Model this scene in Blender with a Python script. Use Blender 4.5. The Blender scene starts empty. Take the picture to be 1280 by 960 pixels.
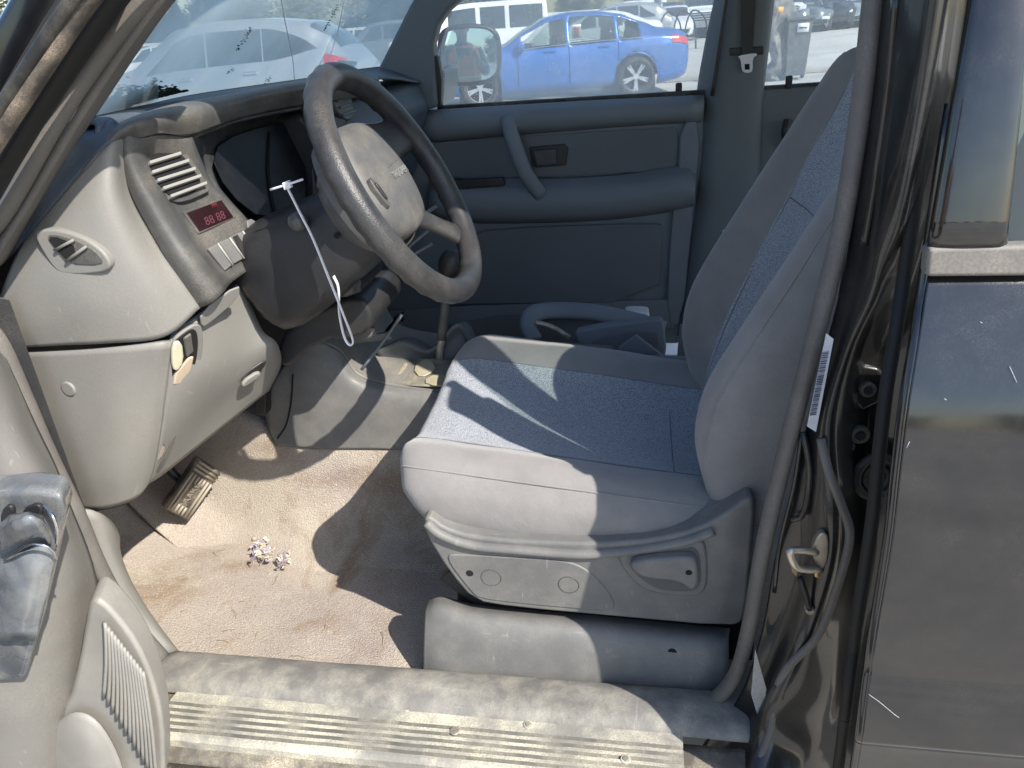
import bpy, bmesh, math, random
from mathutils import Vector, Matrix, noise
random.seed(7)
sc = bpy.context.scene
COL = sc.collection
V = Vector
# ------------------------------------------------------------------ camera frame
F = 924.; PITCH = math.radians(26.2); YAW = math.radians(10.8); ROLL = math.radians(-4.35)
CAM = V((0, -0.75, 1.4))
fw = V((-math.sin(YAW)*math.cos(PITCH), math.cos(YAW)*math.cos(PITCH), -math.sin(PITCH)))
r0 = V((math.cos(YAW), math.sin(YAW), 0)); u0 = r0.cross(fw)
RT = math.cos(ROLL)*r0 + math.sin(ROLL)*u0
UP = -math.sin(ROLL)*r0 + math.cos(ROLL)*u0
def ray(x, y): return fw + RT*((x-640)/F) - UP*((y-480)/F)
def at(x, y, Y=None, X=None, Z=None):
    """survey point: where the sight line through a photo pixel meets a known plane of the car"""
    d = ray(x, y)
    if Y is not None: t = (Y-CAM.y)/d.y
    elif X is not None: t = (X-CAM.x)/d.x
    else: t = (Z-CAM.z)/d.z
    return CAM + d*t
def onp(x, y, p, n):
    d = ray(x, y); return CAM + d*((p-CAM).dot(n)/d.dot(n))

# ------------------------------------------------------------------ materials
MATS = {}
def mat(name, col, rough=.6, var=.12, vs=6., bump=0., bs=200., metal=0., coat=0., dirt=None, damt=0., ds=9., spec=.5, col2=None, c2s=60., c2w=.1, sheen=0., scuff=0., bump2=0., b2s=28.):
    if name in MATS: return MATS[name]
    m = bpy.data.materials.new(name); m.use_nodes = True; MATS[name] = m
    nt = m.node_tree; N = nt.nodes; L = nt.links; b = N['Principled BSDF']
    tc = N.new('ShaderNodeTexCoord')
    def nz(scale, det=4, rgh=.55):
        n = N.new('ShaderNodeTexNoise'); n.inputs['Scale'].default_value = scale
        n.inputs['Detail'].default_value = det; n.inputs['Roughness'].default_value = rgh
        L.new(tc.outputs['Object'], n.inputs['Vector']); return n
    def ramp(src, a, b_, c0=(0,0,0,1), c1=(1,1,1,1)):
        r = N.new('ShaderNodeValToRGB'); r.color_ramp.elements[0].position = a; r.color_ramp.elements[1].position = b_
        r.color_ramp.elements[0].color = c0; r.color_ramp.elements[1].color = c1
        L.new(src, r.inputs['Fac']); return r
    c = V(col)
    n1 = nz(vs)
    lo = tuple(c*(1-var))+(1,); hi = tuple(c*(1+var))+(1,)
    r1 = ramp(n1.outputs['Fac'], .32, .68, lo, hi)
    out = r1.outputs['Color']
    if col2 is not None:
        n2 = nz(c2s, 2); r2 = ramp(n2.outputs['Fac'], .5-c2w, .5+c2w)
        mx = N.new('ShaderNodeMixRGB'); L.new(r2.outputs['Color'], mx.inputs['Fac']); L.new(out, mx.inputs['Color1'])
        mx.inputs['Color2'].default_value = (*col2, 1); out = mx.outputs['Color']
    if scuff:
        for (sc3, rot) in (((14,160,22),.6),((150,12,30),-.5)):
            mp_ = N.new('ShaderNodeMapping'); mp_.inputs['Scale'].default_value = sc3; mp_.inputs['Rotation'].default_value = (rot,rot*.7,rot*1.3); L.new(tc.outputs['Object'], mp_.inputs['Vector'])
            ns = N.new('ShaderNodeTexNoise'); ns.inputs['Scale'].default_value = 1.; ns.inputs['Detail'].default_value = 2; L.new(mp_.outputs[0], ns.inputs['Vector'])
            rs_ = ramp(ns.outputs['Fac'], .68, .74); nm = nz(9, 3); rm = ramp(nm.outputs['Fac'], .48, .62)
            mu = N.new('ShaderNodeMath'); mu.operation = 'MULTIPLY'; L.new(rs_.outputs['Color'], mu.inputs[0]); L.new(rm.outputs['Color'], mu.inputs[1])
            m3 = N.new('ShaderNodeMath'); m3.operation = 'MULTIPLY'; L.new(mu.outputs[0], m3.inputs[0]); m3.inputs[1].default_value = scuff
            mx = N.new('ShaderNodeMixRGB'); L.new(m3.outputs[0], mx.inputs['Fac']); L.new(out, mx.inputs['Color1']); mx.inputs['Color2'].default_value = (min(1,col[0]*1.9+.04),min(1,col[1]*1.9+.04),min(1,col[2]*1.85+.035),1); out = mx.outputs['Color']
    if dirt is not None:
        n3 = nz(ds, 8, .65); r3 = ramp(n3.outputs['Fac'], .42, .72)
        n4 = nz(ds*40, 3, .6); r4 = ramp(n4.outputs['Fac'], .3, .75)
        mm = N.new('ShaderNodeMath'); mm.operation = 'MULTIPLY'; L.new(r3.outputs['Color'], mm.inputs[0]); L.new(r4.outputs['Color'], mm.inputs[1])
        m2 = N.new('ShaderNodeMath'); m2.operation = 'MULTIPLY'; L.new(mm.outputs[0], m2.inputs[0]); m2.inputs[1].default_value = damt*2; m2.use_clamp = True
        mx = N.new('ShaderNodeMixRGB'); L.new(m2.outputs[0], mx.inputs['Fac']); L.new(out, mx.inputs['Color1'])
        mx.inputs['Color2'].default_value = (*dirt, 1); out = mx.outputs['Color']
        ra = N.new('ShaderNodeMath'); ra.operation = 'MULTIPLY_ADD'; L.new(m2.outputs[0], ra.inputs[0])
        ra.inputs[1].default_value = .9-rough if rough < .9 else 0; ra.inputs[2].default_value = rough; L.new(ra.outputs[0], b.inputs['Roughness'])
    else:
        b.inputs['Roughness'].default_value = rough
    L.new(out, b.inputs['Base Color'])
    b.inputs['Metallic'].default_value = metal
    b.inputs['Specular IOR Level'].default_value = spec
    b.inputs['Coat Weight'].default_value = coat; b.inputs['Coat Roughness'].default_value = .08
    if sheen: b.inputs['Sheen Weight'].default_value = sheen
    if bump:
        nb = nz(bs, 3); bp = N.new('ShaderNodeBump'); bp.inputs['Strength'].default_value = bump; bp.inputs['Distance'].default_value = .002
        L.new(nb.outputs['Fac'], bp.inputs['Height']); L.new(bp.outputs['Normal'], b.inputs['Normal'])
        if bump2:
            n6 = nz(b2s, 4, .6); n6.inputs['Distortion'].default_value = .8; b6 = N.new('ShaderNodeBump'); b6.inputs['Strength'].default_value = bump2; b6.inputs['Distance'].default_value = .006
            L.new(n6.outputs['Fac'], b6.inputs['Height']); L.new(b6.outputs['Normal'], bp.inputs['Normal'])
    return m
def glass(name, tint=(.9,.95,.93), dust=.1, dscale=5., dcol=(.75,.78,.76), spots=True):
    m = bpy.data.materials.new(name); m.use_nodes = True; MATS[name] = m
    nt = m.node_tree; N = nt.nodes; L = nt.links; N.remove(N['Principled BSDF']); o = N['Material Output']
    tr = N.new('ShaderNodeBsdfTransparent'); tr.inputs['Color'].default_value = (*tint, 1)
    gl = N.new('ShaderNodeBsdfGlossy'); gl.inputs['Roughness'].default_value = .03
    lw = N.new('ShaderNodeLayerWeight'); pw = N.new('ShaderNodeMath'); pw.operation='POWER'; L.new(lw.outputs['Facing'], pw.inputs[0]); pw.inputs[1].default_value = 5; fr = N.new('ShaderNodeMath'); fr.operation='MULTIPLY_ADD'; L.new(pw.outputs[0], fr.inputs[0]); fr.inputs[1].default_value=.85; fr.inputs[2].default_value=.03
    m1 = N.new('ShaderNodeMixShader'); L.new(fr.outputs[0], m1.inputs[0]); L.new(tr.outputs[0], m1.inputs[1]); L.new(gl.outputs[0], m1.inputs[2])
    df = N.new('ShaderNodeBsdfDiffuse'); df.inputs['Color'].default_value = (*dcol, 1)
    tl = N.new('ShaderNodeBsdfTranslucent'); tl.inputs['Color'].default_value = (*dcol, 1)
    md = N.new('ShaderNodeMixShader'); md.inputs[0].default_value = .6; L.new(df.outputs[0], md.inputs[1]); L.new(tl.outputs[0], md.inputs[2])
    tc = N.new('ShaderNodeTexCoord')
    n = N.new('ShaderNodeTexNoise'); n.inputs['Scale'].default_value = dscale; n.inputs['Detail'].default_value = 6; L.new(tc.outputs['Object'], n.inputs['Vector'])
    mr = N.new('ShaderNodeMapRange'); mr.inputs[1].default_value = .3; mr.inputs[2].default_value = .75; mr.inputs[3].default_value = dust*.6; mr.inputs[4].default_value = dust*1.5
    L.new(n.outputs['Fac'], mr.inputs[0]); fac = mr.outputs[0]
    if spots:
        v = N.new('ShaderNodeTexVoronoi'); v.inputs['Scale'].default_value = 55; L.new(tc.outputs['Object'], v.inputs['Vector'])
        r = N.new('ShaderNodeValToRGB'); r.color_ramp.elements[0].position = .03; r.color_ramp.elements[0].color = (.55,.55,.55,1); r.color_ramp.elements[1].position = .10; r.color_ramp.elements[1].color = (0,0,0,1)
        L.new(v.outputs['Distance'], r.inputs[0])
        ns = N.new('ShaderNodeTexNoise'); ns.inputs['Scale'].default_value = 14; L.new(tc.outputs['Object'], ns.inputs['Vector'])
        rs = N.new('ShaderNodeValToRGB'); rs.color_ramp.elements[0].position = .55; rs.color_ramp.elements[1].position = .62; L.new(ns.outputs['Fac'], rs.inputs[0])
        mu = N.new('ShaderNodeMath'); mu.operation = 'MULTIPLY'; L.new(r.outputs[0], mu.inputs[0]); L.new(rs.outputs[0], mu.inputs[1])
        ad = N.new('ShaderNodeMath'); ad.operation = 'ADD'; ad.use_clamp = True; L.new(fac, ad.inputs[0]); L.new(mu.outputs[0], ad.inputs[1]); fac = ad.outputs[0]
    m2 = N.new('ShaderNodeMixShader'); L.new(fac, m2.inputs[0]); L.new(m1.outputs[0], m2.inputs[1]); L.new(md.outputs[0], m2.inputs[2])
    L.new(m2.outputs[0], o.inputs['Surface']); return m

DUST = (.42,.37,.29)
M_grey  = mat('grey_trim_plastic', (.225,.219,.203), .5, .06, 5, .3, 600, scuff=.35, dirt=(.38,.34,.28), damt=.18)
M_grey2 = mat('lower_trim_plastic', (.150,.150,.148), .48, .08, 7, .3, 600, scuff=.5, dirt=(.36,.33,.27), damt=.3, ds=14)
M_dgrey = mat('door_trim_plastic', (.18,.205,.23), .6, .06, 4, .25, 600)  # blue of the shaded passenger side is mixed into this base colour
M_dvinyl= mat('door_trim_vinyl', (.135,.15,.163), .7, .06, 4, .3, 500)  # vinyl carries the same blue shade tint in its colour
M_pill  = mat('pillar_trim_plastic', (.14,.158,.172), .6, .06, 4, .2, 600)  # pillar colour tinted blue for the shaded side too
M_bezel = mat('dark_bezel_plastic', (.072,.072,.071), .42, .12, 8, .3, 800, scuff=.4, dirt=DUST, damt=.3, ds=12)
M_top   = mat('dash_top_vinyl', (.055,.075,.105), .55, .1, 6, .3, 700, dirt=(.25,.25,.24), damt=.2)  # dark blue base stands in for the roof's shade on the dash top
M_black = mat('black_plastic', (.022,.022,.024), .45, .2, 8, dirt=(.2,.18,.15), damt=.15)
M_void  = mat('matte_black', (.008,.008,.009), .9, .1)
M_rub   = mat('black_rubber', (.02,.02,.02), .55, .2, 10, dirt=DUST, damt=.25, ds=20)
M_rubd  = mat('dusty_rubber', (.06,.052,.045), .6, .3, 12, dirt=(.42,.34,.25), damt=.75, ds=18)
M_seal  = mat('grey_weatherstrip', (.135,.125,.115), .6, .1, 8, .3, 500, dirt=(.34,.31,.27), damt=.35)
M_sealt = mat('tan_weatherstrip', (.14,.13,.118), .65, .12, 8, .3, 500, dirt=(.30,.275,.235), damt=.4)
M_paint = mat('charcoal_paint', (.020,.021,.024), .12, .12, 3, .04, 9, metal=.6, coat=1., dirt=(.12,.112,.10), damt=.18, ds=16)  # dirt mottle also imitates the ground's broken reflection on the door
M_jamb  = mat('charcoal_jamb_paint', (.020,.021,.023), .34, .12, 5, .02, 20, metal=.5, coat=.7, dirt=(.12,.112,.105), damt=.22, ds=10)
M_wheel = mat('steering_wheel_leather', (.030,.031,.035), .36, .2, 25, .3, 500, dirt=(.21,.19,.155), damt=.25, ds=12)
M_pad   = mat('airbag_cover_plastic', (.095,.096,.098), .5, .06, 5, .25, 700, dirt=(.33,.29,.23), damt=.35, ds=16)
M_velour= mat('seat_velour', (.24,.23,.225), .95, .09, 18, .5, 900, bump2=.22, sheen=.4, dirt=(.38,.34,.3), damt=.12, ds=8)
M_fab   = mat('seat_patterned_fabric', (.14,.165,.225), .95, .10, 12, .7, 520, bump2=.12, sheen=.3, col2=(.46,.48,.50), c2s=560, c2w=.1)
M_metal = mat('zinc_metal', (.62,.58,.50), .35, .2, 30, metal=.9, dirt=(.25,.16,.08), damt=.35, ds=30)
M_chrome= mat('chrome', (.8,.8,.8), .15, .05, 10, metal=1.)
M_steel = mat('dirty_steel', (.45,.42,.36), .45, .3, 60, metal=.6, dirt=(.4,.3,.2), damt=.5, ds=40)
M_white = mat('white_plastic', (.8,.8,.82), .4, .03)
M_label = mat('paper_label', (.62,.64,.68), .6, .1, 40)
M_ink   = mat('printed_ink', (.06,.07,.12), .6, .1)
M_redd  = mat('red_display', (.022,.009,.011), .25, .25, 30)
M_pinkd = mat('pink_display_segment', (.11,.035,.045), .4, .1)
M_scuff = mat('worn_scuff_plate', (.28,.272,.245), .6, .15, 9, .4, 200, dirt=(.72,.67,.50), damt=.95, ds=9)
M_sillt = mat('dusty_sill_trim', (.19,.185,.172), .6, .15, 9, .4, 200, scuff=.6, dirt=(.50,.47,.39), damt=.6, ds=24)
M_spk   = mat('speaker_grille_plastic', (.27,.26,.24), .5, .06, 6, .1, 500, dirt=(.5,.46,.38), damt=.3)
M_doort = mat('open_door_trim', (.185,.178,.165), .6, .1, 5, .2, 400, dirt=(.30,.28,.24), damt=.45, ds=6, scuff=.4)

def carpet_mat():
    m = bpy.data.materials.new('stained_carpet'); m.use_nodes = True; nt = m.node_tree; N = nt.nodes; L = nt.links; b = N['Principled BSDF']
    tc = N.new('ShaderNodeTexCoord')
    def nz(s, d=4, r=.55, dist=0):
        n = N.new('ShaderNodeTexNoise'); n.inputs['Scale'].default_value = s; n.inputs['Detail'].default_value = d; n.inputs['Roughness'].default_value = r; n.inputs['Distortion'].default_value = dist
        L.new(tc.outputs['Object'], n.inputs['Vector']); return n
    def mix(f, a, bcol):
        x = N.new('ShaderNodeMixRGB'); L.new(f, x.inputs['Fac']); 
        if isinstance(a, tuple): x.inputs['Color1'].default_value = a
        else: L.new(a, x.inputs['Color1'])
        x.inputs['Color2'].default_value = bcol; return x.outputs['Color']
    def rp(n, a, c, hi=1.):
        r = N.new('ShaderNodeValToRGB'); r.color_ramp.elements[0].position = a; r.color_ramp.elements[1].position = c; r.color_ramp.elements[1].color = (hi,hi,hi,1)
        L.new(n.outputs['Fac'], r.inputs['Fac']); return r.outputs['Color']
    c = mix(rp(nz(3.2,5), .35,.62), (.53,.475,.40,1), (.43,.375,.335,1))
    c = mix(rp(nz(6.,6,.6,1.), .50,.70,.8), c, (.27,.19,.12,1))
    c = mix(rp(nz(4.4,6,.6), .5,.7,.6), c, (.36,.31,.32,1))
    c = mix(rp(nz(14.,6,.7), .55,.7,.5), c, (.62,.57,.47,1))
    c = mix(rp(nz(420.,2), .45,.62,.45), c, (.24,.19,.15,1))
    c = mix(rp(nz(260.,2), .58,.7,.7), c, (.6,.53,.42,1))
    L.new(c, b.inputs['Base Color']); b.inputs['Roughness'].default_value = 1; b.inputs['Specular IOR Level'].default_value = .1
    bp = N.new('ShaderNodeBump'); bp.inputs['Strength'].default_value = 1.; bp.inputs['Distance'].default_value = .004
    L.new(nz(330.,3).outputs['Fac'], bp.inputs['Height']); L.new(bp.outputs['Normal'], b.inputs['Normal'])
    return m
M_carpet = carpet_mat()

# ------------------------------------------------------------------ object helpers
def tag(o, label=None, cat=None, group=None, kind=None):
    if label: o['label'] = label
    if cat: o['category'] = cat
    if group: o['group'] = group
    if kind: o['kind'] = kind
    return o
def world_off(o):
    s = V((0,0,0))
    while o: s = s + o.location; o = o.parent
    return s
def link(name, me, m, parent=None, local=False):
    o = bpy.data.objects.new(name, me); COL.objects.link(o)
    if m:
        for q in (m if isinstance(m, (list, tuple)) else [m]): me.materials.append(q)
    if parent:
        o.parent = parent
        if not local: o.location = -world_off(parent)
    return o
def empty(name, loc, rz=0, **k):
    o = bpy.data.objects.new(name, None); COL.objects.link(o); o.location = loc; o.rotation_euler = (0,0,rz); o.empty_display_size = .1
    return tag(o, **k)
def mk(name, verts, faces, m, parent=None, smooth=True, local=False, bevel=0, bseg=2, solid=0, subsurf=0, soff=0, edge=None):
    me = bpy.data.meshes.new(name); me.from_pydata([tuple(v) for v in verts], [], faces); me.update()
    bm = bmesh.new(); bm.from_mesh(me); bmesh.ops.remove_doubles(bm, verts=bm.verts, dist=1e-6); bmesh.ops.recalc_face_normals(bm, faces=bm.faces); bm.to_mesh(me); bm.free()
    for p in me.polygons: p.use_smooth = smooth
    o = link(name, me, m, parent, local)
    if solid:
        s = o.modifiers.new('s', 'SOLIDIFY'); s.thickness = solid; s.offset = soff
    if bevel:
        b = o.modifiers.new('b', 'BEVEL'); b.width = bevel; b.segments = bseg; b.limit_method = 'ANGLE'; b.angle_limit = math.radians(35)
    if subsurf:
        s = o.modifiers.new('ss', 'SUBSURF'); s.levels = subsurf; s.render_levels = subsurf
    if smooth and (bevel or edge):
        e = o.modifiers.new('w', 'WEIGHTED_NORMAL'); e.keep_sharp = True
    return o
def cr(p0, p1, p2, p3, t):
    return .5*((2*p1)+(p2-p0)*t+(2*p0-5*p1+4*p2-p3)*t*t+(3*p1-p0-3*p2+p3)*t**3)
def spline(pts, n=6, closed=False):
    pts = [V(p) for p in pts]; out = []; L = len(pts)
    if L < 3 and not closed: 
        return [pts[0].lerp(pts[-1], i/n) for i in range(n+1)]
    rng = L if closed else L-1
    for i in range(rng):
        if closed: a,b,c,d = pts[(i-1)%L], pts[i], pts[(i+1)%L], pts[(i+2)%L]
        else:
            b, c = pts[i], pts[i+1]; a = pts[i-1] if i else 2*b-c; d = pts[i+2] if i+2 < L else 2*c-b
        for k in range(n): out.append(cr(a,b,c,d,k/n))
    if not closed: out.append(pts[-1])
    return out
def grid_faces(nr, nc, wrap=False):
    f = []
    for i in range(nr-1):
        for j in range(nc if wrap else nc-1):
            k = (j+1) % nc; f.append((i*nc+j, i*nc+k, (i+1)*nc+k, (i+1)*nc+j))
    return f
def sheet(name, rows, m, parent=None, n=6, thick=.006, bevel=0, local=False, rough=0, rs=6, nr=None):
    rows = [spline(r, n) for r in rows]; nc = len(rows[0])
    cols = [spline([r[j] for r in rows], nr or n) for j in range(nc)]
    R = len(cols[0]); v = []
    for i in range(R):
        for j in range(nc):
            p = cols[j][i].copy()
            if rough: p += noise.noise_vector(p*rs)*rough
            v.append(p)
    return mk(name, v, grid_faces(R, nc), m, parent, solid=thick, bevel=bevel, local=local)
def chaikin(p, k):
    for _ in range(k):
        q = []
        for i in range(len(p)):
            a, b = p[i], p[(i+1)%len(p)]; q += [a.lerp(b,.25), a.lerp(b,.75)]
        p = q
    return p
def slab(name, pts, ext, m, parent=None, sm=0, bevel=.003, bseg=2, local=False):
    pts = [V(p) for p in pts]
    if sm: pts = chaikin(pts, sm)
    n = len(pts); e = V(ext)
    v = pts + [p+e for p in pts]
    f = [tuple(range(n)), tuple(range(2*n-1, n-1, -1))] + [(i, i+n, (i+1)%n+n, (i+1)%n) for i in range(n)]
    return mk(name, v, f, m, parent, bevel=bevel, bseg=bseg, local=local, smooth=bool(bevel))
def px(pts, Y, dx=0): return [at(x, y, Y=Y) for x, y in pts]
def tube_geo(pts, r, res=10, closed=False, prof=None, up=None):
    n = len(pts); v = []; f = []
    rr = r if isinstance(r, (list, tuple)) else [r]*n
    prev = None
    for i, p in enumerate(pts):
        a = pts[(i-1) % n] if (closed or i) else p; b = pts[(i+1) % n] if (closed or i < n-1) else p
        t = (b-a).normalized()
        if up is not None: s = t.cross(up)
        elif prev is None: s = t.cross(V((0,0,1)) if abs(t.z) < .9 else V((1,0,0)))
        else: s = prev - t*prev.dot(t)
        s.normalize(); prev = s; w = s.cross(t)
        for k in range(res):
            an = 2*math.pi*k/res; ca, sa = math.cos(an), math.sin(an)
            pa = 1. if prof is None else prof[0]; pb = 1. if prof is None else prof[1]
            v.append(p + (s*ca*pa + w*sa*pb)*rr[i])
    m = n if closed else n-1
    for i in range(m):
        for k in range(res):
            j = (i+1) % n; f.append((i*res+k, i*res+(k+1)%res, j*res+(k+1)%res, j*res+k))
    if not closed: f += [tuple(range(res)), tuple(range((n-1)*res, n*res))]
    return v, f
def tube(name, pts, r, m, parent=None, n=6, res=10, closed=False, prof=None, up=None, local=False, raw=False):
    p = [V(q) for q in pts] if raw else spline(pts, n, closed)
    v, f = tube_geo(p, r, res, closed, prof, up)
    return mk(name, v, f, m, parent, local=local)
def merge(parts):
    v = []; f = []
    for a, b in parts:
        k = len(v); v += list(a); f += [tuple(i+k for i in q) for q in b]
    return v, f
def box_geo(c, s, R=None):
    c = V(c); v = []
    for x in (-.5,.5):
        for y in (-.5,.5):
            for z in (-.5,.5):
                q = V((x*s[0], y*s[1], z*s[2])); v.append(c + (R @ q if R else q))
    return v, [(0,1,3,2),(4,6,7,5),(0,4,5,1),(2,3,7,6),(0,2,6,4),(1,5,7,3)]
def box(name, c, s, m, parent=None, R=None, bevel=.004, local=False, bseg=2):
    v, f = box_geo(c, s, R); return mk(name, v, f, m, parent, bevel=bevel, local=local, bseg=bseg)
def disc(name, c, nrm, r, depth, m, parent=None, res=24, bevel=.0015, local=False, dish=0):
    n = V(nrm).normalized(); a = n.orthogonal().normalized(); b = n.cross(a); c = V(c)
    pts = [c + (a*math.cos(t)+b*math.sin(t))*r for t in [2*math.pi*k/res for k in range(res)]]
    return slab(name, pts, -n*depth, m, parent, bevel=bevel, local=local)
def frame_mat(origin, xdir, ydir):
    x = V(xdir).normalized(); y = V(ydir); y = (y - x*y.dot(x)).normalized(); z = x.cross(y)
    M = Matrix((x, y, z)).transposed().to_4x4(); M.translation = origin; return M
def text(name, s, M, size, m, parent, depth=.0006):
    cu = bpy.data.curves.new(name, 'FONT'); cu.body = s; cu.size = size; cu.extrude = depth; cu.align_x = 'CENTER'; cu.align_y = 'CENTER'
    t = bpy.data.objects.new('t', cu); me = bpy.data.meshes.new_from_object(t); bpy.data.objects.remove(t)
    me.transform(M); return link(name, me, m, parent)

# ------------------------------------------------------------------ THE CAR WE LOOK INTO
SUV = empty('sport_utility_vehicle', (0,.8,0), label='charcoal sport utility vehicle seen through its open driver door, grey interior close up', cat='car')

# --- carpet
rows = []
for X, Z in ((-1.36,.72),(-1.25,.58),(-1.15,.44),(-1.02,.385),(-.8,.37),(-.5,.37),(-.2,.37),(.3,.37),(1.2,.37)):
    rows.append([V((X, Y, Z + (.012 if Y > .5 else 0))) for Y in (.105,.2,.35,.5,.65,.9,1.2,1.49)])
sheet('floor_carpet', rows, M_carpet, SUV, n=10, thick=.012, rough=.006, rs=9)
# heel wrinkle lines of the carpet edge near the sill
_e = [V((-1.34,.74,.80)),V((-1.15,.69,.71)),V((-.95,.62,.645))]+[at(x,y,Y=Y) for x,y,Y in ((362,557,.577),(432,561,.578),(500,562,.583),(600,572,.583),(760,583,.583))]
def _fl(x): return .368 if x > -1.02 else .368+(-1.02-x)*.95
sheet('tunnel_carpet', [[p+V((-.01,.03,.02)) for p in _e],_e,[V((p.x,p.y-.035,_fl(p.x)+(p.z-_fl(p.x))*.55)) for p in _e],[V((p.x,p.y-.09,_fl(p.x)+(p.z-_fl(p.x))*.16)) for p in _e],[V((p.x,p.y-.17,_fl(p.x)+.004)) for p in _e],[V((p.x,p.y-.21,_fl(p.x)-.012)) for p in _e]], M_carpet, SUV, n=6, thick=.004, rough=.003, rs=14)
# --- sill
xs = [-.855,-.82,-.7,-.5,-.3,-.1,.06,.085]
def loftx(name, prof, xs, m, thick=.004, parent=SUV, endcut=None, rough=0):
    rows = []
    for i, X in enumerate(xs): rows.append([V((X + (endcut(y) if (endcut and i == 0) else 0), y, z)) for y, z in prof])
    R = [spline(r, 4) for r in rows]; v = [p for r in R for p in r]
    if rough: v = [p + noise.noise_vector(p*25)*rough for p in v]
    return mk(name, v, grid_faces(len(R), len(R[0])), m, parent, solid=thick)
import itertools
xs2 = [-.83+1.02*i/40 for i in range(41)]
loftx('sill_trim', [(.135,.372),(.128,.405),(.112,.421),(.085,.430),(.055,.430),(.040,.424),(.034,.416)], xs2, M_sillt, rough=.0012)
# ribbed scuff plate
prof = [(.036,.4195),(.020,.4195)]
y = .014
for k in range(5):
    prof += [(y,.4195),(y-.001,.4168),(y-.0055,.4168),(y-.0065,.4195)]; y -= .0122
prof += [(-.046,.4185),(-.052,.413),(-.053,.40)]
R = []
for i in range(61):
    t = i/60; row = []
    for (yy, zz) in prof:
        x0 = -.775 + (.036-yy)*-.0 + (0.036-yy)*.35*0
        x0 = -.765 - (.036-yy)*.15 if yy > -.03 else -.775+(-.03-yy)*1.5
        p = V((x0 + (.07-x0)*t, yy, zz)); p += noise.noise_vector(p*30)*.0006; row.append(p)
    R.append(row)
sp = mk('scuff_plate', [p for r in R for p in r], grid_faces(len(R), len(prof)), [M_scuff, mat('scuff_groove',(.15,.145,.13),.7,.2,20,dirt=(.55,.5,.38),damt=.6,ds=14)], SUV, solid=.004, soff=-1, smooth=False)
for p_ in sp.data.polygons:
    j_ = p_.index % (len(prof)-1)
    if 2 <= j_ < 22 and (j_-2) % 4 in (0,1,2): p_.material_index = 1
for (a, b, rust) in ((660,905,0),(782,948,0),(568,913,1),(444+64,884,0)):
    c = at(a, b, Z=.4215); disc('screw', c, (0,0,1), .0075, .004, M_steel if rust else M_scuff, sp, bevel=.001)
    if not rust: disc('screw', c+V((0,0,.0015)), (0,0,1), .0045, .003, M_sillt, sp, bevel=.0008)
loftx('sill_step', [(.03,.403),(-.02,.400),(-.062,.396),(-.072,.385),(-.074,.37)], [-.87+1.05*i/20 for i in range(21)], mat('sill_paint', (.12,.11,.095), .45, .2, 8, coat=.3, dirt=(.55,.48,.36), damt=.9, ds=12), rough=.001)
tube('rocker_seal', [V((x, -.083+.001*math.sin(x*9), .385)) for x in (-.9,-.6,-.3,0,.2)], .010, M_rub, SUV)
loftx('rocker_panel', [(-.088,.37),(-.105,.362),(-.125,.34),(-.13,.28),(-.10,.2)], [-.9,-.5,0,.5,1.2], mat('rocker_paint', (.10,.095,.085), .5, .2, 6, coat=.2, dirt=(.4,.36,.28), damt=.7))
# dirt caught at sill front corner
slab('sill_corner', [at(x,y,Z=.405) for x,y in ((175,830),(215,815),(245,868),(225,925),(190,930))], (0,0,-.01), M_rubd, SUV, bevel=.002)
# --- riser cover below the seat
rows = [[at(x,y,Y=Y) for x,y,Y in r] for r in (
  ((537,752,.205),(552,748,.205),(590,757,.205),(660,764,.205),(760,772,.205),(860,782,.205),(912,788,.205)),
  ((533,765,.175),(550,762,.17),(592,770,.165),(660,777,.165),(760,787,.165),(860,797,.165),(910,803,.17)),
  ((531,790,.155),(550,790,.15),(590,795,.145),(660,802,.145),(760,812,.145),(860,822,.145),(910,830,.15)),
  ((529,842,.135),(550,844,.13),(590,848,.13),(660,854,.13),(760,863,.13),(860,872,.13),(905,878,.14)))]
rc = sheet('seat_riser_cover', rows, M_grey2, SUV, n=6, thick=.008)
for x,y in ((572,798),(840,817)):
    disc('screw_hole', at(x,y,Y=.1435), (0,-1,.1), .0085 if x>700 else .0095, .004, M_void if x > 700 else M_steel, rc)
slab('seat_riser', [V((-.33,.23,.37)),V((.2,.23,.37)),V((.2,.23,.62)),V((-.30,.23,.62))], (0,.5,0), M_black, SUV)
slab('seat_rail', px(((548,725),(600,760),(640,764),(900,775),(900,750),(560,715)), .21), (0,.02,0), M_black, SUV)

# --- seat side trim
st = slab('seat_side_trim', px(((529,645),(531,668),(560,715),(592,752),(640,760),(760,771),(915,785),(932,775),(938,700),(945,622),(930,625),(895,650),(850,668),(800,676),(740,680),(640,676),(585,670),(555,660),(540,648)), .170), (0,.07,0), M_grey2, SUV, sm=1, bevel=.008, bseg=4)
tube('rim_bead', px(((533,652),(552,668),(590,681),(640,686),(720,692),(760,690),(800,686),(855,676),(892,663)), .170), .010, M_grey2, st, prof=(1,.8), res=12)
slab('inset_panel', px(((553,694),(575,693),(640,697),(700,700),(728,708),(752,728),(770,755),(765,765),(700,760),(600,750),(588,740)), .1675), (0,.01,0), M_grey2, st, sm=2, bevel=.003)
for x,y,r in ((587,717,.0065),): disc('screw_hole', at(x,y,Y=.1665), (0,-1,0), r, .004, M_void, st)
for x,y in ((614,722),(711,731)):
    c = at(x,y,Y=.1672); pts = [c+V((math.cos(t)*.0165,0,math.sin(t)*.0165)) for t in [2*math.pi*k/28 for k in range(28)]]
    tube('knockout_ring', pts, .0007, M_bezel, st, closed=True, raw=True, res=5)
slab('lever_surround', px(((768,692),(800,688),(850,682),(878,674),(884,690),(885,742),(860,748),(810,742),(785,722)), .164), (0,.012,0), M_grey2, st, sm=2, bevel=.005, bseg=3)
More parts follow.
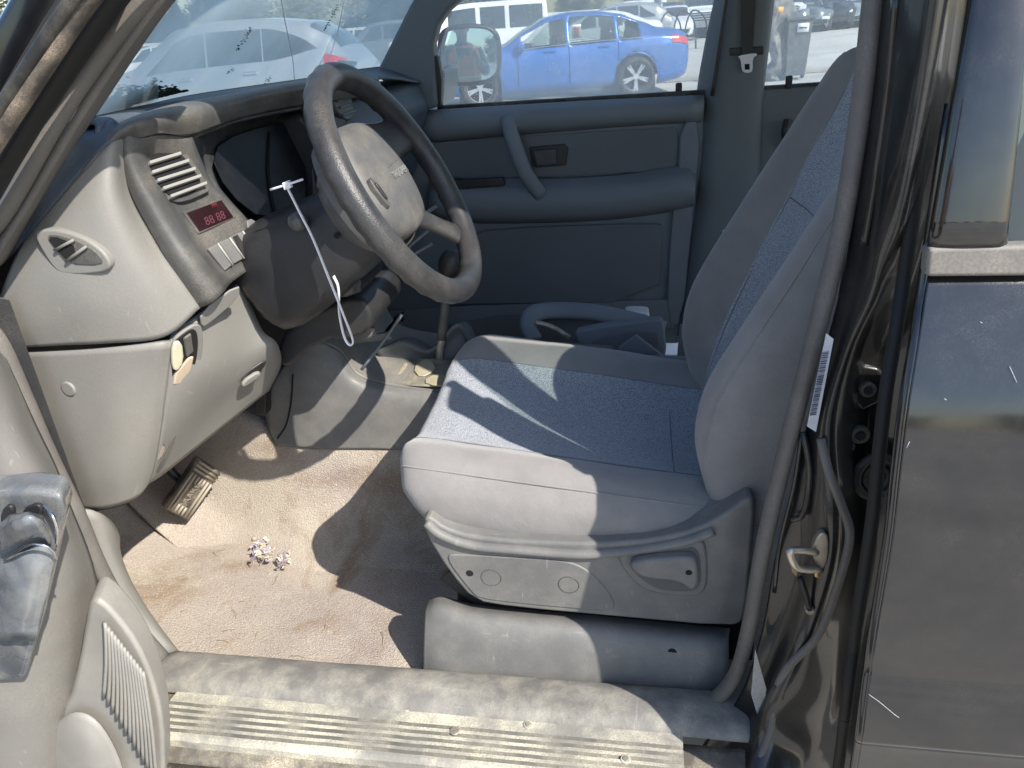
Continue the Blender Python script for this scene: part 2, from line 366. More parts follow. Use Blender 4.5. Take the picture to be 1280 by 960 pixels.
slab('lever_recess', px(((776,697),(850,688),(874,682),(878,735),(858,741),(812,736)), .1625), (0,.004,0), mat('trim_recess_plastic',(.10,.10,.10),.6), st, sm=2, bevel=.001)
lv = slab('recline_lever', px(((785,707),(800,701),(862,696),(872,702),(874,735),(862,740),(850,728),(800,724)), .147), (0,.02,0), M_grey2, st, sm=2, bevel=.006, bseg=3)
disc('screw_hole', at(861,716,Y=.1465), (0,-1,0), .0055, .003, M_void, st)

# --- seat cushion
def cushion():
    prof = [(.24,.615),(.212,.64),(.192,.685),(.19,.725),(.200,.752),(.225,.778),(.262,.786),(.300,.772),(.345,.756),(.40,.752),(.47,.751),(.54,.753),(.60,.762),(.645,.785),(.69,.797),(.73,.785),(.755,.75),(.76,.70),(.745,.64),(.72,.615)]
    secs = [(-.402,.02),(-.400,.45),(-.392,.72),(-.378,.88),(-.35,.965),(-.30,1.),(-.2,1.),(-.08,1.),(.04,1.),(.14,1.),(.2,.98),(.225,.8),(.23,.02)]
    R = []
    for X, s in secs:
        row = []
        for i, (yy, zz) in enumerate(prof):
            t = (X+.38)/.6
            z = zz - max(0, t)*.075
            mid = math.exp(-((yy-.47)/.14)**2)
            z -= mid*.022*max(0,min(1,(X+.32)/.3))
            if 0<i<len(prof)-1 and yy>.6: z -= max(0,t-.5)*.03
            cy, cz = .475, .70 - max(0,t)*.06
            # front roll: lip pulled down and under
            yy2 = cy+(yy-cy)*(s**.35 if s<1 else 1); z2 = cz+(z-cz)*s
            und = 0
            if X < -.3 and zz < .72: und = (.72-zz)*.45*(1 if X<-.35 else .5)
            fr = max(0,min(1,(-.2-X)/.2)); cx = (max(0,yy-.60)/.16)**2*.055*fr + (max(0,.27-yy)/.08)**2*.012*fr
            row.append(V((X+und+cx, yy2, z2)))
        R.append(row)
    n = 5
    rows = [spline(r, n) for r in R]; nc = len(rows[0])
    cols = [spline([r[j] for r in rows], n) for j in range(nc)]; NR = len(cols[0])
    v = [cols[j][i] for i in range(NR) for j in range(nc)]
    for k,p in enumerate(v): v[k] = p + noise.noise_vector(p*11)*.0028 + noise.noise_vector(p*34)*.0009
    f = grid_faces(NR, nc)
    me = bpy.data.meshes.new('seat_cushion'); me.from_pydata([tuple(p) for p in v], [], f)
    me.update()
    o = link('seat_cushion', me, [M_velour, M_fab], SUV)
    for p in me.polygons:
        p.use_smooth = True; c = p.center
        j = p.index % (nc-1)
        if 7.2*n <= j < 12.6*n and c.z > .66: p.material_index = 1
    bm = bmesh.new(); bm.from_mesh(me); bmesh.ops.recalc_face_normals(bm, faces=bm.faces); bm.to_mesh(me); bm.free()
    i0 = 2*n; i1 = NR-2*n
    tube('seam', [cols[int(4.6*n)][i]+V((0,-.0005,.0)) for i in range(i0, i1)], .0016, M_velour, o, raw=True, res=6)
    for jj in (int(7.2*n), int(12.6*n)):
        tube('seam', [cols[jj][i] for i in range(i0, i1)], .0012, mat('seam_thread',(.17,.18,.21),.9), o, raw=True, res=6)
    ic = int(8.2*n)
    tube('seam', [cols[j][ic]+V((0,0,-.0004)) for j in range(int(7.2*n), int(12.6*n))], .0013, MATS['seam_thread'], o, raw=True, res=6)
    return o
cushion()
def backrest():
    base = V((.135, 0, .662)); hd = V((.33,0,.944)); nf = V((-.944,0,.33))
    R = []
    H = [(-.02,.3,.0),(0.,.9,.015),(.05,1,.045),(.12,1,.082),(.2,1,.097),(.3,1,.088),(.42,.98,.070),(.54,.93,.052),(.62,.86,.042),(.68,.74,.03),(.715,.55,.012),(.73,.2,-.01)]
    for h, w, A in H:
        row = []
        A = A*1.12
        prof = [(-.20,-.13),(-.248,-.11),(-.268,-.05),(-.266,.35*A),(-.25,.8*A),(-.222,A),(-.188,.92*A),(-.148,.42*A),(-.118,.022),(-.06,.008),(0,.005),(.06,.008),(.118,.022),(.148,.42*A),(.188,.92*A),(.222,A),(.25,.8*A),(.266,.35*A),(.268,-.05),(.248,-.11),(.20,-.13)]
        for yy, d in prof:
            if h < 0 or h > .7: d = d*.6-.02
            row.append(base + hd*h + nf*d + V((0,.472+yy*w,0)))
        R.append(row)
    n = 5; rows = [spline(r, n) for r in R]; nc = len(rows[0])
    cols = [spline([r[j] for r in rows], n) for j in range(nc)]; NR = len(cols[0])
    v = [cols[j][i] + noise.noise_vector(cols[j][i]*9)*.0025 for i in range(NR) for j in range(nc)]
    me = bpy.data.meshes.new('seat_backrest'); me.from_pydata([tuple(p) for p in v], [], grid_faces(NR, nc)); me.update()
    o = link('seat_backrest', me, [M_velour, M_fab], SUV)
    for p in me.polygons:
        p.use_smooth = True; j = p.index % (nc-1)
        if 7.3*n <= j < 12.7*n: p.material_index = 1
    bm = bmesh.new(); bm.from_mesh(me); bmesh.ops.recalc_face_normals(bm, faces=bm.faces); bm.to_mesh(me); bm.free()
    for jj in (int(7.3*n), int(12.7*n)):
        tube('seam', [cols[jj][i] for i in range(n, NR-n)], .0012, MATS['seam_thread'], o, raw=True, res=6)
    for jj in (int(4.2*n),int(15.8*n)):
        tube('seam', [cols[jj][i]+V((0,-.0004 if jj<50 else .0004,0)) for i in range(n, NR-2*n)], .0016, M_velour, o, raw=True, res=6)
    for ic in (int(6.3*n),):
        tube('seam', [cols[j][ic] for j in range(int(7.3*n), int(12.7*n))], .0015, MATS['seam_thread'], o, raw=True, res=6)
    # headrest on top
    c = base + hd*.80 + V((0,.472,0))
    bm = bmesh.new(); bmesh.ops.create_uvsphere(bm, u_segments=32, v_segments=18, radius=1)
    for q in bm.verts:
        s = q.co.copy(); s = V([math.copysign(abs(a)**.6, a) for a in s])
        q.co = c + hd*(s.z*.075) + V((0,s.y*.13,0)) + nf*(s.x*.05)
    me = bpy.data.meshes.new('headrest'); bm.to_mesh(me); bm.free()
    for p in me.polygons: p.use_smooth = True
    link('headrest', me, M_velour, o)
backrest()

# --- dash
dash = sheet('dashboard', [[at(x,y,Y=Y) for x,y,Y in r] for r in (
  ((40,292,.155),(62,266,.15),(98,222,.15),(135,182,.165),(152,170,.19)),
  ((20,325,.135),(58,300,.13),(100,275,.13),(138,245,.145),(160,240,.19)),
  ((0,380,.125),(50,350,.12),(105,335,.122),(160,315,.14),(195,305,.19)),
  ((0,415,.125),(55,395,.118),(120,380,.12),(185,368,.145),(222,345,.19)),
  ((18,434,.13),(70,431,.122),(135,428,.126),(205,420,.155),(250,384,.2)))], M_grey, SUV, n=8, thick=.006)
# door demister vent in the end panel
vc = px(((40,292),(52,286),(75,287),(105,297),(128,313),(139,330),(134,340),(110,344),(74,344),(58,325)), .1165)
ev = slab('demister_vent', vc, (0,.02,0), M_grey, dash, sm=2, bevel=.004, bseg=3)
slab('vent_opening', px(((56,294),(75,294),(105,305),(126,320),(128,332),(84,330),(70,314)), .1150), (0,.004,0), M_bezel, dash, sm=1, bevel=.0008)
slab('vent_throat', px(((58,296),(76,297),(97,311),(84,327),(70,312)), .1142), (0,.003,0), M_void, dash, sm=1, bevel=.0005)
for a,b in (((68,313),(92,300)),((82,327),(108,308))):
    tube('vane', [at(*a,Y=.1125), at(*b,Y=.1125)], .0022, M_grey, dash, n=2, res=6)
# lower end panel and knee panel
lo = sheet('lower_dash_panel', [[at(x,y,Y=Y) for x,y,Y in r] for r in (
  ((24,440,.135),(80,438,.127),(140,434,.13),(196,428,.148),(214,426,.165)),
  ((38,480,.135),(85,480,.127),(140,480,.13),(185,480,.15),(208,480,.17)),
  ((62,540,.135),(100,542,.127),(145,543,.13),(182,540,.15),(200,540,.17)),
  ((85,590,.135),(115,595,.127),(148,594,.13),(176,588,.15),(192,582,.17)),
  ((104,637,.14),(125,636,.134),(150,630,.138),(172,620,.155),(184,604,.17)))], M_grey, dash, n=6, thick=.006)
disc('plug', at(84,487,Y=.1215), (-.1,-1,0), .0125, .006, M_grey, lo, bevel=.003)
kp = [[at(x,y,Y=Y) for x,y,Y in r] for r in (
  ((214,426,.166),(222,412,.19),(262,385,.24),(302,352,.33)),
  ((210,470,.170),(240,462,.20),(285,440,.27),(325,410,.34)),
  ((204,510,.170),(238,500,.21),(290,470,.29),(345,428,.36)),
  ((196,560,.170),(225,545,.22),(285,500,.31),(350,455,.40)),
  ((184,604,.171),(205,590,.22),(262,545,.30),(335,487,.41)))]
sheet('knee_panel', kp, M_grey, dash, n=6, thick=.006)
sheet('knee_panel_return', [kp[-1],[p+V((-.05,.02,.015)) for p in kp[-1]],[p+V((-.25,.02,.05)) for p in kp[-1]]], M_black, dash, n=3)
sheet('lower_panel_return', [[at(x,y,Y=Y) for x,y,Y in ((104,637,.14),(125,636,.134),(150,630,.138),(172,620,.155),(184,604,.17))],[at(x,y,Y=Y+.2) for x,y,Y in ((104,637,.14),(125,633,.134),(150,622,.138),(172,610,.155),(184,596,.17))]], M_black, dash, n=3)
# open fuse hatch with connector
def kpl(x,y,off=0): # on knee panel plane
    p0, p1, p2 = kp[0][1], kp[2][3], kp[4][1]; n = (p1-p0).cross(p2-p0).normalized()
    if n.y > 0: n = -n
    return onp(x, y, p0 + n*off, n), n
fz = [(214,432),(228,420),(243,410),(248,420),(247,445),(240,470),(224,487),(216,486),(215,460)]
n_ = kpl(220,440)[1]
slab('fuse_hatch_rim', [kpl(x,y,.020)[0] for x,y in ((212,430),(228,415),(247,404),(255,412),(253,448),(245,474),(226,492),(214,492))], -n_*.006, M_grey, dash, sm=2, bevel=.002)
fo = slab('fuse_hatch_opening', [kpl(x,y,.0225)[0] for x,y in fz], -n_*.004, M_void, dash, sm=2, bevel=.0005)
slab('wire_connector', [kpl(x,y,.028)[0] for x,y in ((216,432),(228,426),(231,452),(222,465),(216,462))], -n_*.008, mat('ivory_plastic',(.62,.58,.42),.5), fo, sm=1)
slab('relay', [kpl(x,y,.027)[0] for x,y in ((230,424),(240,417),(243,440),(234,448))], -n_*.006, M_bezel, fo)
slab('metal_tab', [kpl(x,y,.026)[0] for x,y in ((220,468),(236,448),(243,446),(240,462),(226,480),(217,482))], -n_*.005, mat('tan_primer',(.5,.40,.30),.6), fo)
slab('fuse_recess_slab', [kpl(x,y,.013)[0] for x,y in ((250,392),(300,354),(300,372),(262,405),(252,410))], -n_*.004, M_grey, dash, sm=1)  # plain slab in the same grey trim plastic
# coin slot lever on the knee panel, bonnet release
slab('hood_release_recess', [kpl(x,y,.006)[0] for x,y in ((303,470),(335,448),(330,462),(303,488))], -n_*.004, M_black, dash, sm=1)
slab('hood_release_lever', [kpl(x,y,.016)[0] for x,y in ((304,478),(325,464),(328,470),(303,487))], -n_*.008, M_grey, dash, sm=1)
slab('latch_recess', [kpl(x,y,.020)[0] for x,y in ((196,570),(210,558),(222,540),(216,560),(200,590),(194,592))], -n_*.005, M_bezel, dash, sm=1)
slab('latch_tab', [kpl(x,y,.026)[0] for x,y in ((196,562),(208,553),(206,568),(195,580))], -n_*.006, M_chrome, dash, sm=1)
# dark bezel around vent, clock, switches
bz_rows = (
  ((152,172,.19),(160,168,.192),(176,172,.205),(200,168,.235),(238,170,.30)),
  ((150,198,.19),(162,202,.188),(178,206,.205),(196,200,.24),(262,225,.315)),
  ((163,240,.19),(182,246,.188),(200,246,.208),(216,240,.245),(282,248,.325)),
  ((190,292,.19),(207,292,.188),(226,290,.208),(243,285,.25),(305,272,.335)),
  ((218,340,.19),(236,336,.188),(254,330,.210),(266,322,.255),(322,300,.34)),
  ((250,384,.20),(264,378,.198),(278,366,.214),(290,352,.26),(328,325,.34)))
bz = sheet('cluster_bezel', [[at(x,y,Y=Y) for x,y,Y in r] for r in bz_rows], M_bezel, dash, n=6, thick=.005)
def bpl(x,y,off=0):
    p0, p1, p2 = at(190,195,Y=.24), at(285,250,Y=.325), at(280,345,Y=.26); n = (p1-p0).cross(p2-p0).normalized()
    if n.x < 0: n = -n
    return onp(x, y, p0+n*off, n)
_p0,_p1,_p2 = at(190,195,Y=.24), at(285,250,Y=.325), at(280,345,Y=.26)
nb = (_p1-_p0).cross(_p2-_p0).normalized(); nb = nb if nb.x > 0 else -nb
slab('vent_frame', [bpl(x,y,.010) for x,y in ((184,200),(188,188),(205,181),(228,186),(245,205),(264,235),(262,240),(224,256),(205,245),(188,220))], -nb*.02, M_bezel, bz, sm=2, bevel=.002)
av = slab('air_vent', [bpl(x,y,.0122) for x,y in ((188,202),(192,191),(206,185),(225,190),(240,208),(256,234),(222,250),(204,238),(191,220))], -nb*.004, M_void, bz, sm=2, bevel=.0005)
M_louv = mat('vent_louver', (.36,.355,.335), .5, .05)
for (a,b) in (((187,206),(226,194)),((190,218),(236,203)),((197,228),(244,213)),((204,238),(251,222)),((213,248),(258,231))):
    p, q = bpl(*a,.0165), bpl(*b,.0165); d = (q-p); w = nb*.007 + V((0,0,.002))
    slab('louver', [p-w, q-w, q+w*.4, p+w*.4], V((0,0,.0042)), M_louv, av, bevel=.0005)
slab('clock_frame', [bpl(x,y,.006) for x,y in ((228,264),(278,246),(297,271),(248,293))], -nb*.01, M_bezel, bz, bevel=.002)
ck = slab('clock_display', [bpl(x,y,.0078) for x,y in ((234,266),(277,250),(292,271),(250,289))], -nb*.003, M_redd, bz, bevel=.0005)
xd = bpl(290,262,.01)-bpl(250,277,.01); yd = bpl(234,266,.01)-bpl(250,289,.01)
text('clock_digits', '88 88', frame_mat(bpl(269,273,.0085), xd, yd), .0175, M_pinkd, ck, .0002)
text('clock_marks', 'PM', frame_mat(bpl(268,256.5,.0085), xd, yd), .008, mat('red_mark',(.2,.03,.035),.4), ck, .0002)
# switches row
for q in (((260,311),(272,304),(291,331),(282,339)),((274,303),(287,297),(305,323),(293,330)),((289,296),(303,289),(322,313),(307,322))):
    s_ = slab('dash_switch', [bpl(x,y,.011) for x,y in q], -nb*.013, M_grey2, bz, sm=0, bevel=.0022)
    tube('switch_ridge', [bpl(*q[1],.012), bpl(*q[2],.012)], .0018, M_louv, s_, n=2, res=6)  # pale tube stands in for the highlight along each switch
slab('switch_legend', [bpl(x,y,.0122) for x,y in ((291,296),(297,293),(313,317),(306,321))], -nb*.001, M_black, bz, bevel=.0003)
slab('dimmer_switch', [bpl(x,y,.012) for x,y in ((306,277),(318,272),(326,290),(327,300),(320,303))], -nb*.02, M_grey2, bz, sm=1, bevel=.002)
# brow over the instruments
br = [((106,176),(130,160),(200,137),(290,120),(385,104),(440,100)),]
rows = [[at(92,232,Y=.15),at(120,178,Y=.20),at(195,140,Y=.33),at(290,121,Y=.50),at(385,103,Y=.72),at(470,98,Y=1.0)],
        [at(112,206,Y=.15),at(135,165,Y=.19),at(203,136,Y=.29),at(290,119,Y=.45),at(385,101.5,Y=.66),at(472,98,Y=.95)],
        [at(133,184,Y=.165),at(160,155,Y=.19),at(212,140,Y=.26),at(292,125,Y=.42),at(385,107,Y=.62),at(474,103,Y=.9)],
        [at(150,172,Y=.185),at(176,158,Y=.20),at(222,150,Y=.26),at(295,134,Y=.42),at(385,116,Y=.62),at(476,110,Y=.9)],
        [at(170,172,Y=.20),at(200,166,Y=.23),at(240,168,Y=.30),at(300,147,Y=.43),at(380,130,Y=.62),at(478,118,Y=.9)]]
brow = sheet('instrument_brow', rows, M_bezel, dash, n=6, thick=.005)
# top pad to the windshield
wsb = [at(100,152,X=-.735),at(180,134,X=-.80),at(255,118,X=-.85),at(390,98,X=-.90),V((-.86,1.3,1.30)),V((-.72,1.53,1.30))]
rows = [wsb, [wsb[0]+V((.03,-.01,-.01)), wsb[1]+V((.05,-.04,-.004)), wsb[2]+V((.05,-.06,-.003)), wsb[3]+V((.06,-.06,-.004)), V((-.78,1.3,1.295)), V((-.70,1.47,1.29))],
        [at(92,232,Y=.15),at(120,178,Y=.20),at(195,140,Y=.33),at(290,121,Y=.50),at(470,98,Y=1.0),V((-.62,1.46,1.255))]]
sheet('dash_top_pad', rows, M_top, dash, n=8, thick=.006)
_A=[at(2,330,Y=.14),at(38,294,Y=.152),at(62,266,Y=.15),at(98,222,Y=.15),at(135,182,Y=.165),at(165,158,Y=.2)]
_C=[V((-1.0,.09,1.15)),V((-.97,.09,1.2)),V((-.92,.10,1.25)),V((-.85,.11,1.295)),wsb[0]+V((-.04,-.03,-.005)),wsb[1]+V((-.01,-.02,-.004))]
sheet('dash_top_side', [_A,[p+V((-.03,0,.006)) for p in _A],[a.lerp(c,.6) for a,c in zip(_A,_C)],_C], M_top, dash, n=5)
# instrument cluster recess
cl = sheet('cluster_recess', [[at(238,172,Y=.30),at(300,150,Y=.43),at(378,134,Y=.62)],
   [at(250,172,Y=.36),at(300,152,Y=.52),at(378,140,Y=.70)],
   [at(262,225,Y=.37),at(310,222,Y=.53),at(380,205,Y=.72)],
   [at(300,275,Y=.36),at(330,282,Y=.5),at(392,262,Y=.70)],
   [at(322,300,Y=.34),at(350,300,Y=.42),at(392,290,Y=.60)]], mat('cluster_hood_plastic',(.03,.033,.037),.5,.1,bump=.3,bs=600,dirt=(.3,.28,.24),damt=.25,ds=25), dash, n=6)
cn = V((.93,-.1,.3)).normalized(); cp = at(320,215,Y=.47)
slab('cluster_lens', [onp(x,y,cp,cn) for x,y in ((262,190),(300,164),(375,150),(384,215),(380,262),(330,276),(285,240))], -cn*.003, mat('cluster_lens_plastic',(.006,.007,.010),.4,.3,30,spec=.2,dirt=(.12,.12,.12),damt=.10,ds=14), cl, sm=1, bevel=.001)
tube('cluster_divider', [onp(338,165,cp+cn*.003,cn),onp(336,215,cp+cn*.003,cn),onp(345,270,cp+cn*.003,cn)], .002, M_void, cl, n=3, res=6)
# far cluster wall, dark centre portion of the dash
sheet('bezel_far_side', [[at(378,134,Y=.62),at(400,140,Y=.66),at(430,150,Y=.72)],[at(390,215,Y=.62),at(405,215,Y=.66),at(440,220,Y=.72)],[at(392,290,Y=.6),at(415,295,Y=.62),at(450,300,Y=.66)]], M_bezel, dash, n=4)
# centre + passenger dash mass
cs = slab('centre_stack', [V((-.62,.62,1.27)),V((-.57,.62,1.20)),V((-.60,.62,1.0)),V((-.66,.62,.74)),V((-.80,.62,.66)),V((-.95,.62,.66)),V((-.95,.62,1.27))], (0,.42,0), M_black, dash, bevel=.012, bseg=3)
pdz = slab('passenger_dash', [V((-.63,1.04,1.265)),V((-.60,1.04,1.20)),V((-.66,1.04,1.02)),V((-.80,1.04,.82)),V((-1.0,1.04,.84)),V((-.95,1.04,1.27))], (0,.43,0), M_top, dash, bevel=.02, bseg=4)
# round vent seen inside the wheel, vent at far end
def xpl(x,y,X): return at(x,y,X=X)
vn = V((.95,-.25,.2)).normalized(); vp = at(430,128,Y=.78)
pts = [vp + (V((0,1,0))*math.cos(t)*.048+V((-.2,0,.98))*math.sin(t)*.036) for t in [2*math.pi*k/20 for k in range(20)]]
sv = slab('centre_vent', pts, (-.02,0,0), M_bezel, dash, bevel=.004)
for k in range(4):
    z = -.02+.0135*k; tube('louver', [vp+V((.004-.2*z,-.036,z)), vp+V((.004-.2*z,.036,z))], .0028, M_dgrey, sv, n=2, res=6)
vp = at(512,148,Y=1.36)
sv = slab('passenger_vent', [vp+V((.004,-.06,.03)),vp+V((.004,.06,.03)),vp+V((.004,.06,-.04)),vp+V((.004,-.06,-.04))], (-.02,0,0), M_black, dash, sm=1, bevel=.004)
for k in range(6): tube('louver', [vp+V((.007,-.05+.02*k,.028)), vp+V((.007,-.05+.02*k,-.036))], .003, M_top, sv, n=2, res=6)
# centre stack details: blue-grey strips drawn as highlight lines, radio hole, ash tray
for (a,b,Y,r) in (((498,290),(545,258),.62,.004),((500,318),(545,280),.61,.003),((470,345),(540,305),.615,.003)):
    tube('highlight_strip', [at(*a,Y=Y-.005), at(*b,Y=Y-.005)], r, M_dgrey, cs, n=2, res=6)
slab('radio_opening', [V((-.578,.68,1.17)),V((-.578,.98,1.17)),V((-.592,.98,1.03)),V((-.592,.68,1.03))], (.004,0,0), M_void, cs, bevel=.001)
ash = slab('ash_tray', [at(x,y,Z=.745) for x,y in ((434,412),(452,404),(488,412),(500,395),(470,422),(440,432))], (0,0,-.02), M_bezel, dash, bevel=.003)
slab('ash_tray_front', px(((436,420),(442,430),(490,424),(484,416),(470,418),(468,410),(448,410)), .66), (0,.01,0), M_grey2, dash, bevel=.002)
tube('console_strut', [at(502,393,Y=.66),at(484,420,Y=.66),at(452,462,Y=.64)], .0035, M_dgrey, dash, n=3)

# --- steering column
wc = V((-.358,.358,1.184)); wa = math.radians(28.06); wn = V((math.cos(wa),0,math.sin(wa))); wv = V((-math.sin(wa),0,math.cos(wa))); wy = V((0,1,0))
def W(y,v,n): return wc + wy*y + wv*v + wn*n
M_shroud = mat('column_shroud_plastic', (.020,.021,.024), .4, .15, 8, .3, 600, dirt=(.14,.12,.10), damt=.10, ds=18)  # base darkened to stand in for the steering wheel's shade
R = []
for n_, sy, sv in ((-.055,.055,.05),(-.065,.062,.062),(-.12,.068,.072),(-.2,.07,.085),(-.28,.068,.095),(-.33,.05,.08)):
    row = []
    for k in range(24):
        t = 2*math.pi*k/24; c_, s_ = math.cos(t), math.sin(t)
        row.append(W(math.copysign(abs(c_)**.6,c_)*sy, math.copysign(abs(s_)**.6,s_)*sv - .012, n_))
    R.append(row)
colm = mk('steering_column', [p for r in R for p in r], grid_faces(len(R),24,True)+[tuple(range(24)),tuple(range(120,144))], M_shroud, SUV, subsurf=1)
disc('ignition_lock', at(416,346,Y=.40), (.5,-.6,-.2), .014, .03, M_shroud, colm, bevel=.003)
tube('ignition_ring', [at(416+11*math.cos(t),346+12*math.sin(t),Y=.395) for t in [k*math.pi/8 for k in range(16)]], .0014, M_chrome, colm, closed=True, raw=True, res=6)
slab('tilt_lever', px(((404,330),(438,322),(466,318),(470,324),(440,338),(412,342)), .38), (0,.015,0), M_shroud, colm, sm=1)
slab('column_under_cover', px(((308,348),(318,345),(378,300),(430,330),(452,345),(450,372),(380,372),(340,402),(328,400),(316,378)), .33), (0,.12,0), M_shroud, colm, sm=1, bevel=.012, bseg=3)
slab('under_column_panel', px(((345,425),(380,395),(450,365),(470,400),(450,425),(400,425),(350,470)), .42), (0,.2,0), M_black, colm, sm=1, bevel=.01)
# stalks
tube('indicator_stalk', [W(-.05,-.03,-.09), at(385,292,Y=.30), at(372,279,Y=.285)], .0045, M_black, colm, res=10)
bm = bmesh.new(); bmesh.ops.create_uvsphere(bm, u_segments=24, v_segments=16, radius=.0145, matrix=Matrix.Translation(at(372,277,Y=.28)))
me = bpy.data.meshes.new('stalk_knob'); bm.to_mesh(me); bm.free(); [setattr(p,'use_smooth',True) for p in me.polygons]
link('stalk_knob', me, mat('knob_plastic',(.08,.08,.078),.3,.1), colm)
tube('wiper_stalk', [W(.05,-.0,-.09), W(.12,.02,-.085), W(.20,.04,-.08)], [.006]*13, M_black, colm)

# --- steering wheel
wr = .1805
pts = [W(wr*math.sin(t), wr*math.cos(t), 0) for t in [2*math.pi*k/96 for k in range(96)]]
v, f = tube_geo(pts, .0192, 20, True, up=None)
# finger grips under the rim
v2 = []
for i, p in enumerate(v):
    k = i//20; t = 2*math.pi*k/96; c = pts[k]; d = p-c
    g = 1 + .06*math.sin(t*34)*(1 if d.dot(wn) < .004 else 0)
    v2.append(c + d*g)
sw = mk('steering_wheel', v2, f, M_wheel, SUV)
# spokes
def spoke(y0,v0,y1,v1,w0,w1,n0=-.03,n1=-.002,name='spoke'):
    a, b = V((y0,v0)), V((y1,v1)); d = (b-a).normalized(); s = V((-d.y,d.x))
    R = []
    for k in range(9):
        t = k/8; c = a.lerp(b,t); w = w0+(w1-w0)*t - .010*math.sin(math.pi*t); nn = n0+(n1-n0)*t
        row = []
        for j in range(14):
            an = 2*math.pi*j/14; e = c + s*math.cos(an)*w
            row.append(W(e.x, e.y, nn + math.sin(an)*.011))
        R.append(row)
    mk(name, [p for r in R for p in r], grid_faces(9,14,True)+[tuple(range(14)),tuple(range(112,126))], M_wheel, sw)
for s in (-1,1):
    spoke(.07*s,.065,.172*s,.07,.052,.036,-.035,-.004)
    spoke(.05*s,-.03,.125*s,-.130,.032,.024,-.045,-.004)
# airbag pad
po = [(-.05,.092),(.05,.092),(.083,.06),(.098,.01),(.092,-.04),(.07,-.075),(.03,-.088),(-.03,-.088),(-.07,-.075),(-.092,-.04),(-.098,.01),(-.083,.06)]
po = [p.to_2d() for p in chaikin([V((a*1.02,b*1.02,0)) for a,b in po],2)]
R = []
for sc_, n_ in ((1.0,-.07),(1.03,-.05),(1.03,-.035),(1.0,-.022),(.94,-.013),(.82,-.008),(.6,-.005),(.3,-.003),(.02,-.003)):
    R.append([W(p.x*sc_, p.y*sc_+.022, n_) for p in po])
nn = len(po)
pad = mk('airbag_cover', [p for r in R for p in r], grid_faces(len(R),nn,True), M_pad, sw)
text('embossed_name', 'TROOPER', frame_mat(W(.028,.018,-.0025), wy, wv), .0165, mat('emboss_grey',(.22,.22,.21),.5), pad, .001)
tube('emboss_line', [W(-.005,.034,-.003),W(.035,.036,-.0035),W(.07,.036,-.008)], .0014, M_pad, pad, n=3, res=6)
slab('cruise_switch', [W(a-.012,b+.02,-.003) for a,b in ((-.079,.012),(-.063,.015),(-.058,-.03),(-.072,-.036))], -wn*.012, M_bezel, pad, sm=1, bevel=.002)
slab('cruise_button', [W(a-.012,b+.02,.0) for a,b in ((-.074,.004),(-.066,.006),(-.063,-.022),(-.070,-.025))], -wn*.008, M_black, pad, sm=1, bevel=.002)
# back cover of the hub
R = []
for n_, s_ in ((-.045,1.0),(-.06,.97),(-.08,.86),(-.10,.7),(-.11,.5)):
    R.append([W(p.x*s_, p.y*s_+.01, n_) for p in po])
bk = mk('hub_back_cover', [p for r in R for p in r], grid_faces(len(R),nn,True)+[tuple(range((len(R)-1)*nn,len(R)*nn))], M_pad, sw)
for a in ((394,238),(420,295)):
    disc('screw_hole', at(*a,Y=.285), (-.3,-1,0), .005, .003, M_void, bk)

# --- cable tie hanging on the stalk
zt = at(358,232,Y=.27)
tie = empty('cable_tie', zt, label='long white cable tie looped over the steering column stalk', cat='cable tie')
tube('strap', [at(358,232,Y=.262),at(376,268,Y=.262),at(392,300,Y=.265),at(412,350,Y=.27),at(430,395,Y=.28),at(441,425,Y=.29),at(437,431,Y=.292),at(430,420,Y=.29),at(424,390,Y=.285),at(423,360,Y=.278),at(417,345,Y=.274)], .0032, M_white, tie, n=5, prof=(1,.45), res=8)
slab('tie_head', px(((352,229),(360,226),(364,235),(355,238)), .258), (0,.008,0), M_white, tie, bevel=.001)
tube('tie_tail', [at(338,237,Y=.262),at(358,231,Y=.26),at(379,224,Y=.262)], .0018, M_white, tie, n=3, res=6)

# --- pedal
pc = [at(x,y,Y=Y) for x,y,Y in ((205,636,.42),(249,574,.47),(276,592,.52),(235,652,.47))]
pn = (pc[1]-pc[0]).cross(pc[3]-pc[0]).normalized(); 
if pn.x < 0: pn = -pn
ped = slab('brake_pedal', [pc[0],pc[1],pc[2],pc[3]], -pn*.018, M_rubd, SUV, bevel=.004)
def pq(a,b): return pc[0].lerp(pc[1],a).lerp(pc[3].lerp(pc[2],a),b)
M_rib = mat('pedal_rib', (.34,.31,.25), .6, .15, 30)
for k in range(7):
    b = .08+.14*k
    segs = ((.04,.76),) if k in (0,1,5,6) else ((.04,.20),(.62,.76))
    for s0,s1 in segs: tube('pedal_rib', [pq(s0,b)+pn*.001, pq(s1,b)+pn*.001], .003, M_rib, ped, n=2, res=6)
for a in (.83,.90,.97): tube('pedal_rib', [pq(a,.03)+pn*.001, pq(a,.97)+pn*.001], .003, M_rib, ped, n=2, res=6)
text('pedal_lettering', 'BRAKE', frame_mat(pq(.41,.5)+pn*.001, pc[1]-pc[0], pc[0]-pc[3]), .022, mat('pedal_letter_rubber',(.22,.20,.16),.6,.15), ped, .0012)
tube('pedal_arm', [pq(.5,.5)-pn*.02, pq(.6,.5)+V((-.06,0,.06)), pq(.6,.5)+V((-.12,-.0,.32))], .010, M_black, ped, n=4)
tube('accelerator_arm', [V((-1.02,.66,.50)),V((-1.06,.66,.62)),V((-1.1,.66,.8))], .006, M_black, SUV, n=4)
slab('accelerator_pedal', [V((-1.02,.625,.44)),V((-1.02,.685,.44)),V((-1.06,.685,.57)),V((-1.06,.625,.57))], (-.012,0,-.004), M_black, SUV, bevel=.004)
slab('relay_box', px(((318,488),(332,488),(332,520),(318,518)), .55), (0,.03,0), M_black, SUV)

